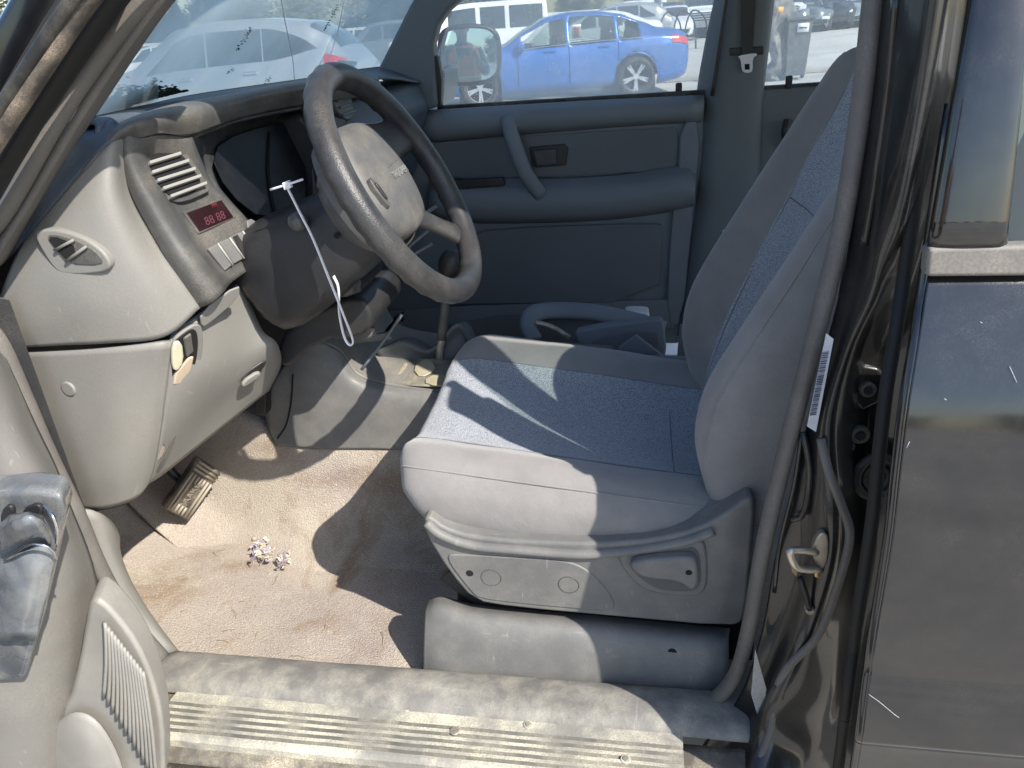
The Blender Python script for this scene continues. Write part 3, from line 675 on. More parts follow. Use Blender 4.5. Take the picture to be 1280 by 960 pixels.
# --- centre tunnel / console
cons = sheet('centre_console', [[at(x,y,Y=Y) for x,y,Y in r] for r in (
  ((378,432,.60),(400,428,.60),(425,440,.615),(448,470,.62),(500,484,.62),(600,494,.62),(760,505,.62)),
  ((350,465,.59),(385,455,.585),(420,460,.59),(444,482,.595),(500,500,.60),(600,512,.60),(760,523,.60)),
  ((332,500,.585),(375,495,.58),(410,498,.58),(438,515,.585),(500,528,.59),(600,540,.59),(760,551,.59)),
  ((336,535,.58),(370,535,.575),(405,535,.575),(432,540,.58),(500,548,.585),(600,560,.585),(760,571,.585)),
  ((345,556,.575),(375,559,.57),(405,561,.57),(432,561,.575),(500,562,.58),(600,572,.58),(760,583,.58)))], M_grey2, SUV, n=6, thick=.006)
tube('panel_seam', [at(x,y,Y=.572) for x,y in ((366,468),(364,500),(358,530),(347,548))], .0018, M_void, cons, n=4, res=6)
disc('screw', at(377,547,Y=.570), (0,-1,0), .006, .003, M_bezel, cons)
topr = [at(x,y,Y=Y) for x,y,Y in ((378,432,.60),(400,428,.60),(425,440,.615),(448,470,.62),(500,484,.62),(600,494,.62),(760,505,.62))]
sheet('console_top', [topr, [p+V((0,.05,.004)) for p in topr], [p+V((.0,.25,.0)) for p in topr], [p+V((.0,.30,-.02)) for p in topr], [p+V((0,.31,-.25)) for p in topr]], mat('console_dark_plastic',(.15,.15,.145),.5,.1,dirt=DUST,damt=.4), cons, n=5)
z0 = at(500,484,Y=.62).z
def tp(x,y,dz=0): return at(x,y,Z=z0+.006+dz)
slab('shift_plate', [tp(x,y) for x,y in ((476,468),(505,446),(592,452),(596,478),(548,482),(500,480))], (0,0,-.006), mat('shift_plate_plastic',(.2,.19,.165),.4,.2,20,dirt=(.5,.45,.32),damt=.7,ds=20), cons, sm=1)
for q in (((486,466),(508,452),(510,456),(498,470)),((515,460),(530,448),(540,450),(545,462),(525,472)),((527,476),(545,466),(575,470),(565,480),(545,482))):
    slab('shift_gate', [tp(x,y,.004) for x,y in q], (0,0,-.004), mat('tan_gate',(.40,.36,.26),.5,.2,30,dirt=(.5,.45,.3),damt=.6,ds=40), cons, sm=1)
# pulled-up shift boot
bw = [(470,440,.72),(500,426,.74),(535,438,.76),(570,405,.78),(588,430,.80),(600,445,.82)]
rowb = [at(x,y,Y=Y) for x,y,Y in bw]
sheet('shift_boot', [[p+V((0,0,-.08)) for p in rowb],[p+V((0,.01,-.03)) for p in rowb],rowb,[p+V((0,.06,-.02)) for p in rowb]], mat('boot_vinyl',(.10,.11,.115),.6,.1), cons, n=5, rough=.006, rs=20)
lv0 = at(546,474,Y=.76)
tube('gear_lever', [lv0, at(552,420,Y=.765)], [.009]*7, M_steel, cons, n=6)
tube('gear_lever_sleeve', [at(551.5,424,Y=.765), at(557,376,Y=.77), at(561,350,Y=.775)], .0105, M_bezel, cons, n=4)
bm = bmesh.new(); bmesh.ops.create_uvsphere(bm, u_segments=20, v_segments=12, radius=.027, matrix=Matrix.Translation(at(563,330,Y=.775)) @ Matrix.Scale(1.25,4,V((.3,0,1))))
me = bpy.data.meshes.new('gear_knob'); bm.to_mesh(me); bm.free(); [setattr(p,'use_smooth',True) for p in me.polygons]; link('gear_knob', me, M_black, cons)

# --- console box remains behind the lever
cb = slab('console_box', [V((-.25,.80,.40)),V((.17,.80,.40)),V((.17,.80,.685)),V((-.05,.80,.69)),V((-.25,.80,.66))], (0,.03,0), M_dgrey, SUV, bevel=.006)
slab('box_wall', px(((850,408),(866,408),(870,470),(845,470)), .98), (0,.02,0), M_dgrey, cb)
slab('box_wall', px(((868,424),(915,424),(920,480),(868,480)), .95), (0,.02,0), M_void, cb)
slab('box_rim', px(((866,414),(905,412),(905,424),(866,424)), .99), (0,.03,0), M_dgrey, cb)
slab('box_lid', px(((716,420),(725,412),(824,398),(830,404),(834,445),(822,470),(740,450)), .93), (0,.03,.0), M_dgrey, cb, sm=1, bevel=.006, bseg=3)
slab('lid_liner', px(((728,426),(820,408),(826,440),(760,450)), .927), (0,.005,0), M_dvinyl, cb, sm=1)
slab('box_flap', px(((772,436),(795,419),(830,446),(800,460)), .85), (0,.012,.0), M_dgrey, cb, bevel=.003)
arm = empty('loose_trim_piece', at(720,400,Y=1.15), label='curved grey armrest trim lying beyond the centre console lid', cat='trim piece')
rowa = [at(x,y,Y=Y) for x,y,Y in ((668,425,1.0),(660,408,1.02),(666,393,1.05),(690,388,1.1),(740,390,1.12),(790,400,1.12),(830,412,1.1))]
tube('trim_arc', rowa, .024, M_dgrey, arm, n=6, prof=(1,.6), res=14)
slab('trim_shell', px(((680,393),(760,395),(800,405),(812,425),(700,425),(675,410)), 1.13), (0,.02,0), M_dvinyl, arm, sm=1)
tube('bracket', [at(668,403,Y=.97),at(688,408,Y=.97),at(712,422,Y=.97)], .007, M_steel, arm, n=3)
cup = empty('white_cup', at(796,400,Y=1.25), label='small white rounded box behind the console lid', cat='container')
slab('cup_body', px(((780,392),(784,390),(808,390),(812,394),(812,425),(782,425)), 1.22), (0,.05,0), M_white, cup, sm=1, bevel=.006)

# --- debris on the carpet
db = empty('crumpled_wrapper', at(340,692,Z=.38), label='shredded colourful wrapper scraps lying on the tan carpet', cat='litter')
cols = [(.66,.62,.56),(.30,.24,.32),(.50,.42,.27),(.34,.35,.40),(.50,.44,.37)]
for ci, c in enumerate(cols):
    vs = []; fs = []
    for k in range(40):
        cx, cy = (random.gauss(327,6), random.gauss(688,6)) if k < 30 else (random.gauss(354,4), random.gauss(698,4))
        p = at(cx, cy, Z=.386+random.random()*.014)
        a = V((random.uniform(-1,1),random.uniform(-1,1),random.uniform(-.6,.6))).normalized()*random.uniform(.004,.010)
        b = V((random.uniform(-1,1),random.uniform(-1,1),random.uniform(-.6,.6))).normalized()*random.uniform(.003,.008)
        i = len(vs); vs += [p-a, p+b, p+a, p-b+V((0,0,.003))]; fs.append((i,i+1,i+2,i+3))
    mk('wrapper_scrap', vs, fs, mat('scrap_%d' % ci, c, .5, .3, 200), db, smooth=False, solid=.0006)
M_leaf = mat('dry_straw', (.35,.28,.17), .9, .2)
st_ = []
for k in range(70):
    cx, cy = random.uniform(180,500), random.uniform(600,830)
    if 370 < cx and cy < 780: continue
    p = at(cx,cy,Z=.381); a = random.uniform(0,6.28); l = random.uniform(.004,.016); d = V((math.cos(a),math.sin(a),0))*l
    st_.append(tube_geo([p-d, p+V((d.y,-d.x,0))*.2, p+d], .0005, 4))
v,f = merge(st_); o = mk('carpet_lint', v, f, M_leaf, None); tag(o,'bits of dry straw scattered over the driver footwell carpet','lint',kind='stuff')

# --- body weatherstrips and kick panel (front door opening)
tube('door_opening_seal', [at(x,y,Y=Y) for x,y,Y in ((238,-60,.135),(168,14,.12),(82,134,.105),(8,262,.09),(-40,330,.085),(-30,380,.085),(2,430,.085),(28,490,.085),(60,565,.085),(98,645,.085),(128,715,.088),(165,778,.092),(205,825,.095))], .0145, M_sealt, SUV, n=5, prof=(1,.7), res=12)
sheet('a_pillar_trim', [[at(x,y,Y=Y) for x,y,Y in r] for r in (
   ((255,-60,.14),(190,10,.125),(105,134,.11),(28,262,.10),(-15,330,.09)),
   ((262,-60,.16),(198,10,.145),(113,134,.13),(36,262,.12),(-5,330,.11)),
   ((268,-60,.19),(204,10,.17),(120,134,.16),(60,225,.15),(8,318,.14)))], M_sealt, SUV, n=6, thick=.01)
tube('pillar_gap_strip', [at(x,y,Y=Y) for x,y,Y in ((225,-90,.08),(140,5,.065),(55,130,.05),(-15,245,.04),(-60,310,.04))], .020, mat('gap_seal_black',(.008,.008,.008),.7), SUV, n=5, prof=(1,.5))  # near-black colour stands in for the shade inside the pillar gap
tube('pillar_drip_seal', [at(x,y,Y=Y) for x,y,Y in ((170,-70,.03),(108,5,.02),(38,110,.01),(-30,215,.0))], .013, M_rubd, SUV, n=5, prof=(1,.7))
tube('pillar_drip_seal', [at(x,y,Y=Y) for x,y,Y in ((155,-75,.015),(92,-2,.005),(22,102,.0),(-45,205,-.01))], .007, M_rub, SUV, n=5)
slab('a_pillar', [at(x,y,Y=.03) for x,y in ((60,-100),(150,-100),(95,-10),(35,85),(-30,190),(-80,190),(-30,60))], (-.01,.08,0), M_paint, SUV, bevel=.012, bseg=3)
sheet('kick_panel', [[at(x,y,Y=Y) for x,y,Y in r] for r in (
   ((98,635,.105),(128,700,.105),(162,765,.105),(212,825,.105)),
   ((122,640,.12),(143,700,.12),(170,757,.12),(216,815,.115)),
   ((140,655,.15),(152,705,.15),(178,755,.145),(222,818,.125)),
   ((148,670,.22),(150,695,.22),(170,745,.18),(223,817,.13)))], M_grey, SUV, n=5, thick=.006)

# --- passenger side
A15 = lambda x,y: at(x,y,Y=1.5)
pd = slab('passenger_door', [V((-.95,1.505,.42)),V((-.95,1.505,1.17)),A15(525,139),A15(700,128),A15(881,119),A15(880,200),A15(870,270),A15(858,340),A15(851,410),V((.13,1.505,.42))], (0,.06,0), M_dgrey, SUV, bevel=.01, bseg=3)
def strip(name, top, bot, prot, m, n=4):
    rows = []
    k = 7
    for j in range(k):
        t = j/(k-1); pr = math.sin(math.pi*min(max(t,0),1))**.6 if 0<t<1 else 0
        rows.append([A15(a[0]+(b[0]-a[0])*t, a[1]+(b[1]-a[1])*t) + V((0,-prot*pr-.002,0)) for a,b in zip(top,bot)])
    return sheet(name, rows, m, pd, n=n, thick=.004)
strip('belt_pad', [(520,139),(620,133),(720,127),(800,123),(880,119)], [(530,178),(620,170),(720,162),(800,156),(876,152)], .035, M_dgrey)
strip('armrest', [(540,226),(600,222),(700,222),(780,217),(850,206),(868,214)], [(545,272),(600,278),(700,277),(780,272),(850,262),(866,258)], .06, M_dgrey)
slab('fabric_insert', [A15(x,y)+V((0,-.003,0)) for x,y in ((540,180),(560,176),(840,158),(848,162),(846,205),(840,212),(700,220),(540,224))], (0,-.004,0), M_dvinyl, pd, sm=1, bevel=.002)
slab('rear_border', [A15(x,y)+V((0,-.002,0)) for x,y in ((850,152),(877,150),(866,270),(852,405),(832,405),(838,280),(848,215))], (0,-.014,0), M_dgrey, pd, sm=1, bevel=.006)
slab('map_pocket', [A15(x,y)+V((0,-.002,0)) for x,y in ((590,296),(610,284),(822,277),(829,282),(824,376),(600,378),(540,380),(560,330))], (0,-.016,0), M_dvinyl, pd, sm=1, bevel=.006)
slab('pocket_lower_trim', [A15(x,y)+V((0,-.002,0)) for x,y in ((480,388),(600,380),(842,373),(846,380),(842,408),(480,420))], (0,-.012,0), M_dgrey, pd, bevel=.004)
slab('speaker_cover', [A15(x,y)+V((0,-.010,0)) for x,y in ((560,395),(822,385),(820,420),(560,430))], (0,-.014,0), M_dvinyl, pd, sm=1, bevel=.004)
tube('pull_handle', [A15(637,146)+V((0,-.03,0)), A15(642,162)+V((0,-.055,0)), A15(651,185)+V((0,-.072,0)), A15(662,212)+V((0,-.072,0)), A15(680,240)+V((0,-.05,0))], .030, M_dgrey, pd, n=5, prof=(.75,.45), res=12)
lh = slab('latch_bezel', [A15(x,y)+V((0,-.006,0)) for x,y in ((662,183),(706,179),(711,184),(708,206),(670,209),(666,206))], (0,-.006,0), M_black, pd, bevel=.003)
slab('latch_handle', [A15(x,y)+V((0,-.014,0)) for x,y in ((668,187),(696,184),(697,203),(672,206))], (0,-.010,0), M_bezel, lh, bevel=.003)
slab('window_switch_panel', [A15(x,y)+V((0,-.05,0)) for x,y in ((560,222),(632,218),(634,228),(562,234))], (0,.02,-.0), M_black, pd, bevel=.003)
box('lock_pin', A15(849,113)+V((0,.03,0)), (.018,.012,.035), M_black, pd)
slab('window_seal', [A15(x,y)+V((0,.012,0)) for x,y in ((545,133),(881,113),(881,121),(545,141))], (0,.02,0), M_rub, pd, bevel=.002)
gl1 = glass('side_window_glass', (.92,.96,.97), .26, 3., (.80,.86,.90))
slab('door_window', [at(x,y,Y=1.56) for x,y in ((520,139),(560,30),(600,-70),(925,-70),(893,122))], (0,.004,0), gl1, pd, bevel=0)
slab('window_frame', [at(x,y,Y=1.535) for x,y in ((905,-30),(915,-30),(887,122),(878,122))], (0,.05,0), M_rub, pd, bevel=.004)
# B pillar trim, passenger side
pb = sheet('passenger_b_pillar', [[at(x,y,Y=Y) for x,y,Y in r] for r in (
   ((900,-30,1.55),(922,-30,1.49),(945,-30,1.485),(963,-30,1.49),(970,-30,1.52)),
   ((881,60,1.55),(903,60,1.49),(930,60,1.485),(954,60,1.49),(960,60,1.52)),
   ((871,122,1.55),(893,122,1.485),(922,122,1.475),(948,122,1.485),(953,122,1.52)),
   ((864,200,1.55),(886,200,1.48),(915,200,1.468),(944,200,1.48),(950,200,1.52)),
   ((852,300,1.55),(875,300,1.475),(905,300,1.46),(940,300,1.475),(948,300,1.52)),
   ((836,420,1.55),(860,420,1.47),(900,420,1.455),(938,420,1.47),(945,420,1.52)))], M_pill, SUV, n=5)
tube('pillar_seam', [at(911,-20,Y=1.478),at(899,60,Y=1.478),at(890,120,Y=1.475)], .005, M_black, pb, n=4)
slab('belt_guide', px(((912,60),(955,58),(955,68),(912,70)), 1.477), (0,.012,0), M_black, pb, bevel=.003)
bt = slab('seat_belt_webbing', px(((925,-30),(947,-30),(940,70),(928,70)), 1.47), (0,.003,0), M_black, pb, bevel=0)
tg = slab('belt_tongue', px(((921,70),(945,66),(947,69),(941,72),(941,88),(938,91),(930,91),(927,87),(926,74)), 1.462), (0,.004,0), M_white, pb, sm=1, bevel=.001)
slab('tongue_slot', px(((931,80),(937,80),(937,87),(931,87)), 1.461), (0,.002,0), M_void, pb, bevel=0)
slab('belt_anchor_cap', px(((903,288),(912,285),(912,298),(903,300)), 1.455), (0,.01,0), M_white, pb, bevel=.002)
# rear passenger door
rd = slab('rear_passenger_door', [at(950,113,Y=1.52),at(1100,103,Y=1.52),V((1.2,1.52,1.17)),V((1.2,1.52,.42)),V((.27,1.52,.42))], (0,.05,0), M_pill, SUV, bevel=.008)
box('lock_pin', at(986,103,Y=1.53), (.018,.012,.035), M_black, rd)
slab('window_seal', [at(x,y,Y=1.53) for x,y in ((952,108),(1100,98),(1100,105),(952,114))], (0,.02,0), M_rub, rd, bevel=.001)
slab('door_window', [at(948,113,Y=1.56),at(962,-60,Y=1.56),at(1200,-60,Y=1.56),at(1200,96,Y=1.56)], (0,.004,0), gl1, rd, bevel=0)
slab('window_frame', [at(x,y,Y=1.54) for x,y in ((960,-30),(968,-30),(955,113),(949,113))], (0,.03,0), M_rub, rd, bevel=.003)
tube('latch_pull', [at(985,150,Y=1.5),at(982,165,Y=1.49),at(984,182,Y=1.5)], .012, M_black, rd)
# far A pillar and mirror
slab('passenger_a_pillar', [at(x,y,Y=1.46) for x,y in ((468,94),(515,0),(545,-60),(608,-60),(574,0),(559,14),(547,32),(541,55),(547,134),(525,141),(500,120))], (0,.06,0), M_pill, SUV, sm=0, bevel=.012, bseg=3)
slab('mirror_sail', px(((542,70),(547,70),(552,100),(551,133),(546,134)), 1.47), (0,.03,0), M_black, SUV)
mc = at(587,69,Y=1.80)
tocam = (CAM - mc).normalized()
mir = None
mn = (tocam + V((.012,0,-.010))).normalized()
def mp(x,y,off=0): return onp(x,y,mc+mn*off,mn)
mo = ((546,50),(552,36),(570,30),(600,29),(618,34),(627,48),(628,85),(622,100),(606,107),(570,109),(553,107),(547,95))
mir = slab('wing_mirror', [mp(x,y,0) for x,y in mo], -mn*.09, M_black, SUV, sm=2, bevel=.01, bseg=3)
mi = ((551,54),(556,41),(572,36),(600,35),(614,39),(621,52),(622,84),(617,95),(603,101),(572,103),(558,101),(552,90))
m = bpy.data.materials.new('mirror_glass'); m.use_nodes = True; b = m.node_tree.nodes['Principled BSDF']; b.inputs['Metallic'].default_value = 1; b.inputs['Roughness'].default_value = .02; b.inputs['Base Color'].default_value = (.72,.84,.88,1)
_o = chaikin([mp(x,y,.006) for x,y in mi],2); _c = sum(_o, V((0,0,0)))/len(_o); _R = []
for s_ in (1,.85,.7,.55,.4,.25,.1,.01):
    _R.append([(_c+(q-_c)*s_) + mn*(.0022-((q-_c)*s_).length_squared/(2*3.6)) for q in _o])
mk('mirror_glass', [p for r in _R for p in r], grid_faces(len(_R),len(_o),True), m, mir)
slab('mirror_arm', px(((547,88),(556,88),(556,112),(552,132),(545,133)), 1.58), (0,.18,0), M_black, mir, bevel=.006)

# --- windshield
wst = [at(262,-90,Y=.24), None, None, None, None, at(575,-60,Y=1.50)]
tl, tr_ = wst[0], wst[5]
top = [tl.lerp(tr_, t) + V((-.07*math.sin(math.pi*t),0,.01*math.sin(math.pi*t))) for t in (0,.14,.3,.55,.8,1)]
midr = [a.lerp(b,.5)+V((-.012,0,.012)) for a,b in zip(wsb,top)]
wsg = glass('windshield_glass', (.86,.93,.93), .62, 3.0, (.62,.73,.73))
ws = sheet('windshield', [wsb, midr, top], wsg, SUV, n=8, thick=0)
def wsp(x,y,off=.004):
    p0,p1,p2 = wsb[1], wsb[3], top[2]; n = (p1-p0).cross(p2-p0).normalized()
    return onp(x,y,p0 + n*off*(1 if n.dot(CAM-p0)>0 else -1), n)
M_crack = mat('glass_crack', (.7,.75,.76), .4, .1)
tube('crack', [wsp(349,-20),wsp(354,15),wsp(360,45),wsp(366,75),wsp(368,100)], .0009, M_crack, ws, n=3, res=5)
tube('crack', [wsp(430,0),wsp(422,40),wsp(410,78)], .0011, M_crack, ws, n=3, res=5)
def smear(pts, n_, spread, name='grime_smear'):
    vs=[]; fs=[]
    for k in range(n_):
        t = random.random(); i = t*(len(pts)-1); a = pts[int(i)]; b = pts[min(int(i)+1,len(pts)-1)]; fr = i-int(i)
        x = a[0]+(b[0]-a[0])*fr + random.gauss(0,spread); yy = a[1]+(b[1]-a[1])*fr + random.gauss(0,spread)
        s = random.uniform(.3,1.1); an = random.uniform(0,3.14)
        q = [wsp(x+s*math.cos(an+o_)*(1.4 if j%2 else .7), yy+s*math.sin(an+o_)*(.8 if j%2 else .6), .003) for j,o_ in enumerate((0,1.57,3.14,4.71))]
        i = len(vs); vs += q; fs.append((i,i+1,i+2,i+3))
    mk(name, vs, fs, M_void, ws, smooth=False, solid=.0004)
smear(((424,6),(415,22),(404,38)), 60, 1.6)
smear(((314,34),(306,48),(296,62)), 60, 1.5)
smear(((292,86),(284,92)), 20, 1.2); smear(((338,98),(330,103)), 20, 1.5)
smear(((490,4),(478,20),(496,30)), 30, 4)
slab('sticker', [wsp(x,y,.002) for x,y in ((423,75),(447,77),(443,84),(420,82))], (0,.001,0), mat('blue_sticker',(.06,.25,.36),.5), ws, bevel=0)
# leaf litter lodged at the base of the windshield
vs=[]; fs=[]
for k in range(1500):
    t = random.random(); x = 103+t*130; yb = 147-t*34
    hgt = 27*math.sin(math.pi*min(1,t*.95+.1))**.7*(.6+.4*noise.noise(V((x*.06,0,0)))+.2)
    yy = yb - abs(random.gauss(0,.45))*hgt; s = random.uniform(.6,2.4)
    an = random.uniform(-.6,.3)
    q = [wsp(x+s*1.6*math.cos(an),yy+s*1.2*math.sin(an),-.006),wsp(x-s*.3,yy+s*.6,-.006),wsp(x-s*1.6*math.cos(an),yy-s*1.2*math.sin(an),-.006),wsp(x+s*.3,yy-s*.6,-.006)]
    i = len(vs); vs += q; fs.append((i,i+1,i+2,i+3))
o = mk('leaf_litter', vs, fs, mat('dark_leaf_litter',(.03,.045,.03),.9,.3,60), None, smooth=False, solid=.001); tag(o,'dark leaf litter piled outside the bottom corner of the windshield','leaves',kind='stuff')
tube('windshield_lower_seal', [p+V((.004,0,-.003)) for p in wsb], .007, M_rub, SUV, n=6)

# --- driver-side B pillar and jamb
seal = [(1102,-60,.13),(1092,0,.127),(1077,130,.12),(1055,270,.115),(1038,345,.11),(1013,445,.105),(991,530,.10),(970,615,.10),(951,700,.10),(936,785,.10),(918,845,.10),(885,882,.10),(845,903,.095)]
tube('b_pillar_seal', [at(*p[:2],Y=p[2]) for p in seal], .0135, M_seal, SUV, n=6, prof=(1,.8), res=14)
jr = ((-60,(1112,.12),(1128,.085),(1150,.05),(1180,.03),(1205,.07),(1240,.09)),
      (0,(1104,.12),(1122,.085),(1146,.05),(1174,.03),(1198,.07),(1235,.09)),
      (130,(1090,.115),(1108,.085),(1130,.045),(1155,.028),(1180,.07),(1215,.09)),
      (230,(1076,.11),(1094,.08),(1112,.045),(1138,.03),(1162,.07),(1200,.09)),
      (300,(1064,.11),(1084,.085),(1100,.05),(1126,.045),(1150,.08),(1190,.09)),
      (370,(1050,.105),(1068,.085),(1090,.055),(1112,.075),(1138,.09),(1175,.09)),
      (440,(1032,.10),(1048,.085),(1062,.07),(1092,.11),(1122,.11),(1160,.09)),
      (530,(1010,.095),(1022,.08),(1040,.065),(1080,.11),(1108,.11),(1150,.09)),
      (620,(988,.095),(1010,.075),(1045,.05),(1076,.11),(1098,.11),(1140,.09)),
      (700,(968,.095),(1000,.085),(1040,.05),(1062,.09),(1085,.11),(1130,.09)),
      (790,(952,.095),(975,.085),(1010,.055),(1045,.08),(1070,.11),(1110,.09)),
      (870,(925,.085),(950,.065),(970,.035),(1030,.06),(1060,.10),(1100,.09)),
      (930,(880,.09),(920,.06),(950,.02),(1010,.04),(1050,.08),(1090,.09)),
      (1000,(850,.07),(900,.01),(930,-.04),(1000,-.02),(1045,.05),(1085,.08)))
jam = sheet('b_pillar_jamb', [[at(x,r[0],Y=Y) for x,Y in r[1:]] for r in jr], M_jamb, SUV, n=6, thick=.004)
tube('door_jamb_seal', [at(x,y,Y=Y) for x,y,Y in ((1026,548,.06),(1036,590,.045),(1052,632,.04),(1062,672,.038),(1046,735,.042),(1022,795,.045),(984,835,.045),(968,870,.04),(962,915,.025),(940,965,.0),(915,1000,-.02))], .0055, M_seal, jam, n=6)
tube('jamb_ridge', [at(x,y,Y=Y) for x,y,Y in ((1002,545,.088),(992,610,.085),(975,680,.082),(968,740,.08))], .003, M_jamb, jam, n=5)
tube('jamb_ridge', [at(x,y,Y=Y) for x,y,Y in ((1004,540,.085),(1012,590,.07),(1005,640,.07),(990,650,.075))], .004, M_jamb, jam, n=5)
tube('jamb_edge', [at(x,y,Y=Y) for x,y,Y in ((1122,-20,.082),(1108,130,.082),(1092,240,.075),(1080,305,.08))], .005, M_jamb, jam, n=5)
lb = slab('vin_label', px(((1033,417),(1042,424),(1020,540),(1009,533)), .064), (0,.002,0), M_label, jam, bevel=0)
p0, p1 = at(1032,440,Y=.0625), at(1016,520,Y=.0625); dd=(p1-p0); sd = V((1,0,.15)).normalized()*.0045
vs=[];fs=[]; t=0
while t < 1:
    w = random.choice((.008,.014,.02)); a = p0+dd*t; b = p0+dd*min(1,t+w); i=len(vs); vs += [a-sd*.8, a+sd*.8, b+sd*.8, b-sd*.8]; fs.append((i,i+1,i+2,i+3)); t += w+random.choice((.008,.014))
mk('barcode', vs, fs, M_ink, lb, smooth=False)
slab('diamond_label', px(((944,812),(958,862),(951,908),(939,868)), .045), (0,.002,0), mat('grey_label',(.33,.33,.32),.7,.2,300), jam, bevel=0)
for x,y,r in ((1086,489,.010),(1076,546,.012),(1062,560,.008)):
    disc('grommet', at(x,y,Y=.088), (0,-1,0), r, .012, M_rub, jam, bevel=.004)
    disc('grommet', at(x,y,Y=.085), (0,-1,0), r*.5, .006, M_void, jam, bevel=.001)
gp = at(1096,596,Y=.09)
for q, rr in ((.030,.006),(.017,.004)):
    tube('hinge_cover_ring', [gp+V((math.cos(t)*q*.8,0,math.sin(t)*q)) for t in [2*math.pi*k/24 for k in range(24)]], rr, M_rub, jam, closed=True, raw=True)
slab('check_link_cover', px(((1066,455),(1110,462),(1108,500),(1068,520)), .095), (0,.01,0), M_jamb, jam, sm=1, bevel=.005)
disc('bolt', at(1013,765,Y=.05), (0,-1,0), .006, .012, M_steel, jam)
tube('drain_strap', [at(1000,722,Y=.06),at(1008,745,Y=.055),at(1012,762,Y=.052)], .004, M_black, jam, n=3)
# striker
sk = slab('door_striker', px(((1022,670),(1030,665),(1036,672),(1035,700),(1027,716),(1020,705),(1014,690)), .045), (0,.012,0), M_metal, SUV, sm=1, bevel=.003)
tube('striker_loop', [at(1020,691,Y=.046),at(1005,688,Y=.03),at(990,688,Y=.018),at(988,694,Y=.017),at(995,708,Y=.018),at(1008,712,Y=.03),at(1024,712,Y=.046)], .0048, M_metal, sk, n=5)
slab('striker_foot', px(((1019,712),(1026,710),(1025,724),(1018,722)), .045), (0,.01,0), mat('brass_zinc',(.6,.42,.15),.35,.2,metal=.9), sk, bevel=.002)
slab('striker_foot', px(((990,708),(999,712),(996,722),(990,716)), .05), (0,.01,0), mat('rusty_metal',(.3,.2,.13),.6,.2), sk, bevel=.002)
# inner B pillar trim (driver side) hidden behind the seal
slab('driver_b_pillar', [V((.235,.135,.40)),V((.42,.135,.40)),V((.40,.135,1.1)),V((.345,.15,1.16)),V((.36,.20,1.72)),V((.262,.20,1.72)),V((.25,.15,1.2))], (0,.03,0), M_pill, SUV)

# --- rear driver door, outside
def drow(X0, X1, Z, Y, k=8): return [V((X0+(X1-X0)*i/k, Y, Z)) for i in range(k+1)]
def doorY(y):
    T = ((-80,.055),(200,.02),(345,.0),(430,-.028),(510,-.052),(600,-.070),(680,-.081),(800,-.090),(838,-.092),(850,-.0945),(880,-.103),(925,-.1105),(938,-.108),(1100,-.100))
    for (a,b),(c,d) in zip(T,T[1:]):
        if y <= c: return b+(d-b)*(y-a)/(c-a)
    return -.096
edge = [(1224,-80),(1212,0),(1192,130),(1160,345),(1147,430),(1134,510),(1123,600),(1114,680),(1094,800),(1089,838),(1087,850),(1083,880),(1077,925),(1075,938),(1060,1040)]
rows = []
for x,y in edge:
    Yv = doorY(y)
    p = at(x,y,Y=Yv)
    rows.append([p + V((d, 0, 0)) for d in (0,.01,.05,.2,.5,.95)])
low = rows[3:]; 
rdoor = sheet('rear_driver_door', low, M_paint, SUV, n=6, thick=.004, rough=.0008, rs=4)
tube('door_edge_flange', [r[0]+V((-.001,.005,0)) for r in rows[2:]], .006, M_paint, rdoor, n=5)
tube('door_edge_seal', [r[0]+V((-.010,.035,0)) for r in rows[1:]], .007, MATS['gap_seal_black'], rdoor, n=5)
mold = slab('belt_molding', px(((1160,310),(1300,306),(1300,346),(1157,347)), -.012), (0,.02,0), mat('faded_molding',(.15,.142,.132),.55,.1,8,dirt=(.4,.36,.3),damt=.4), rdoor, bevel=.005, bseg=3)
sheet('window_frame', [[at(x,y,Y=Y) for x,Y in r] for y,r in ((-80,((1222,.075),(1226,.062),(1240,.058),(1270,.056),(1296,.058),(1300,.066))),(0,((1210,.055),(1214,.042),(1230,.038),(1256,.036),(1284,.038),(1288,.046))),(140,((1188,.03),(1192,.017),(1210,.013),(1240,.012),(1269,.014),(1273,.022))),(309,((1160,.005),(1164,-.006),(1185,-.009),(1215,-.010),(1252,-.008),(1256,.0))))], M_paint, rdoor, n=5, thick=.004)
gl2 = glass('rear_window_glass', (.75,.8,.78), .10, 3., (.6,.62,.6))
slab('door_window', [at(1256,308,Y=.015),at(1270,140,Y=.045),at(1290,0,Y=.07),V((.36,.13,1.68)),V((1.2,.13,1.68)),V((1.2,.015,1.16))], (0,.004,0), gl2, rdoor, bevel=0)
tube('scratch', [at(1086,868,Y=-.1035),at(1100,878,Y=-.1055),at(1118,893,Y=-.1085),at(1124,897,Y=-.109)], .0002, M_crack, rdoor, n=3, res=4)
for (a,b) in (((1262,458),(1271,478)),((1133,560),(1137,552)),((1225,402),(1228,404)),((1180,498),(1183,500))):
    tube('chip', [at(*a,Y=doorY(a[1])-.004),at(*b,Y=doorY(b[1])-.004)], .0002, M_crack, rdoor, n=2, res=4)
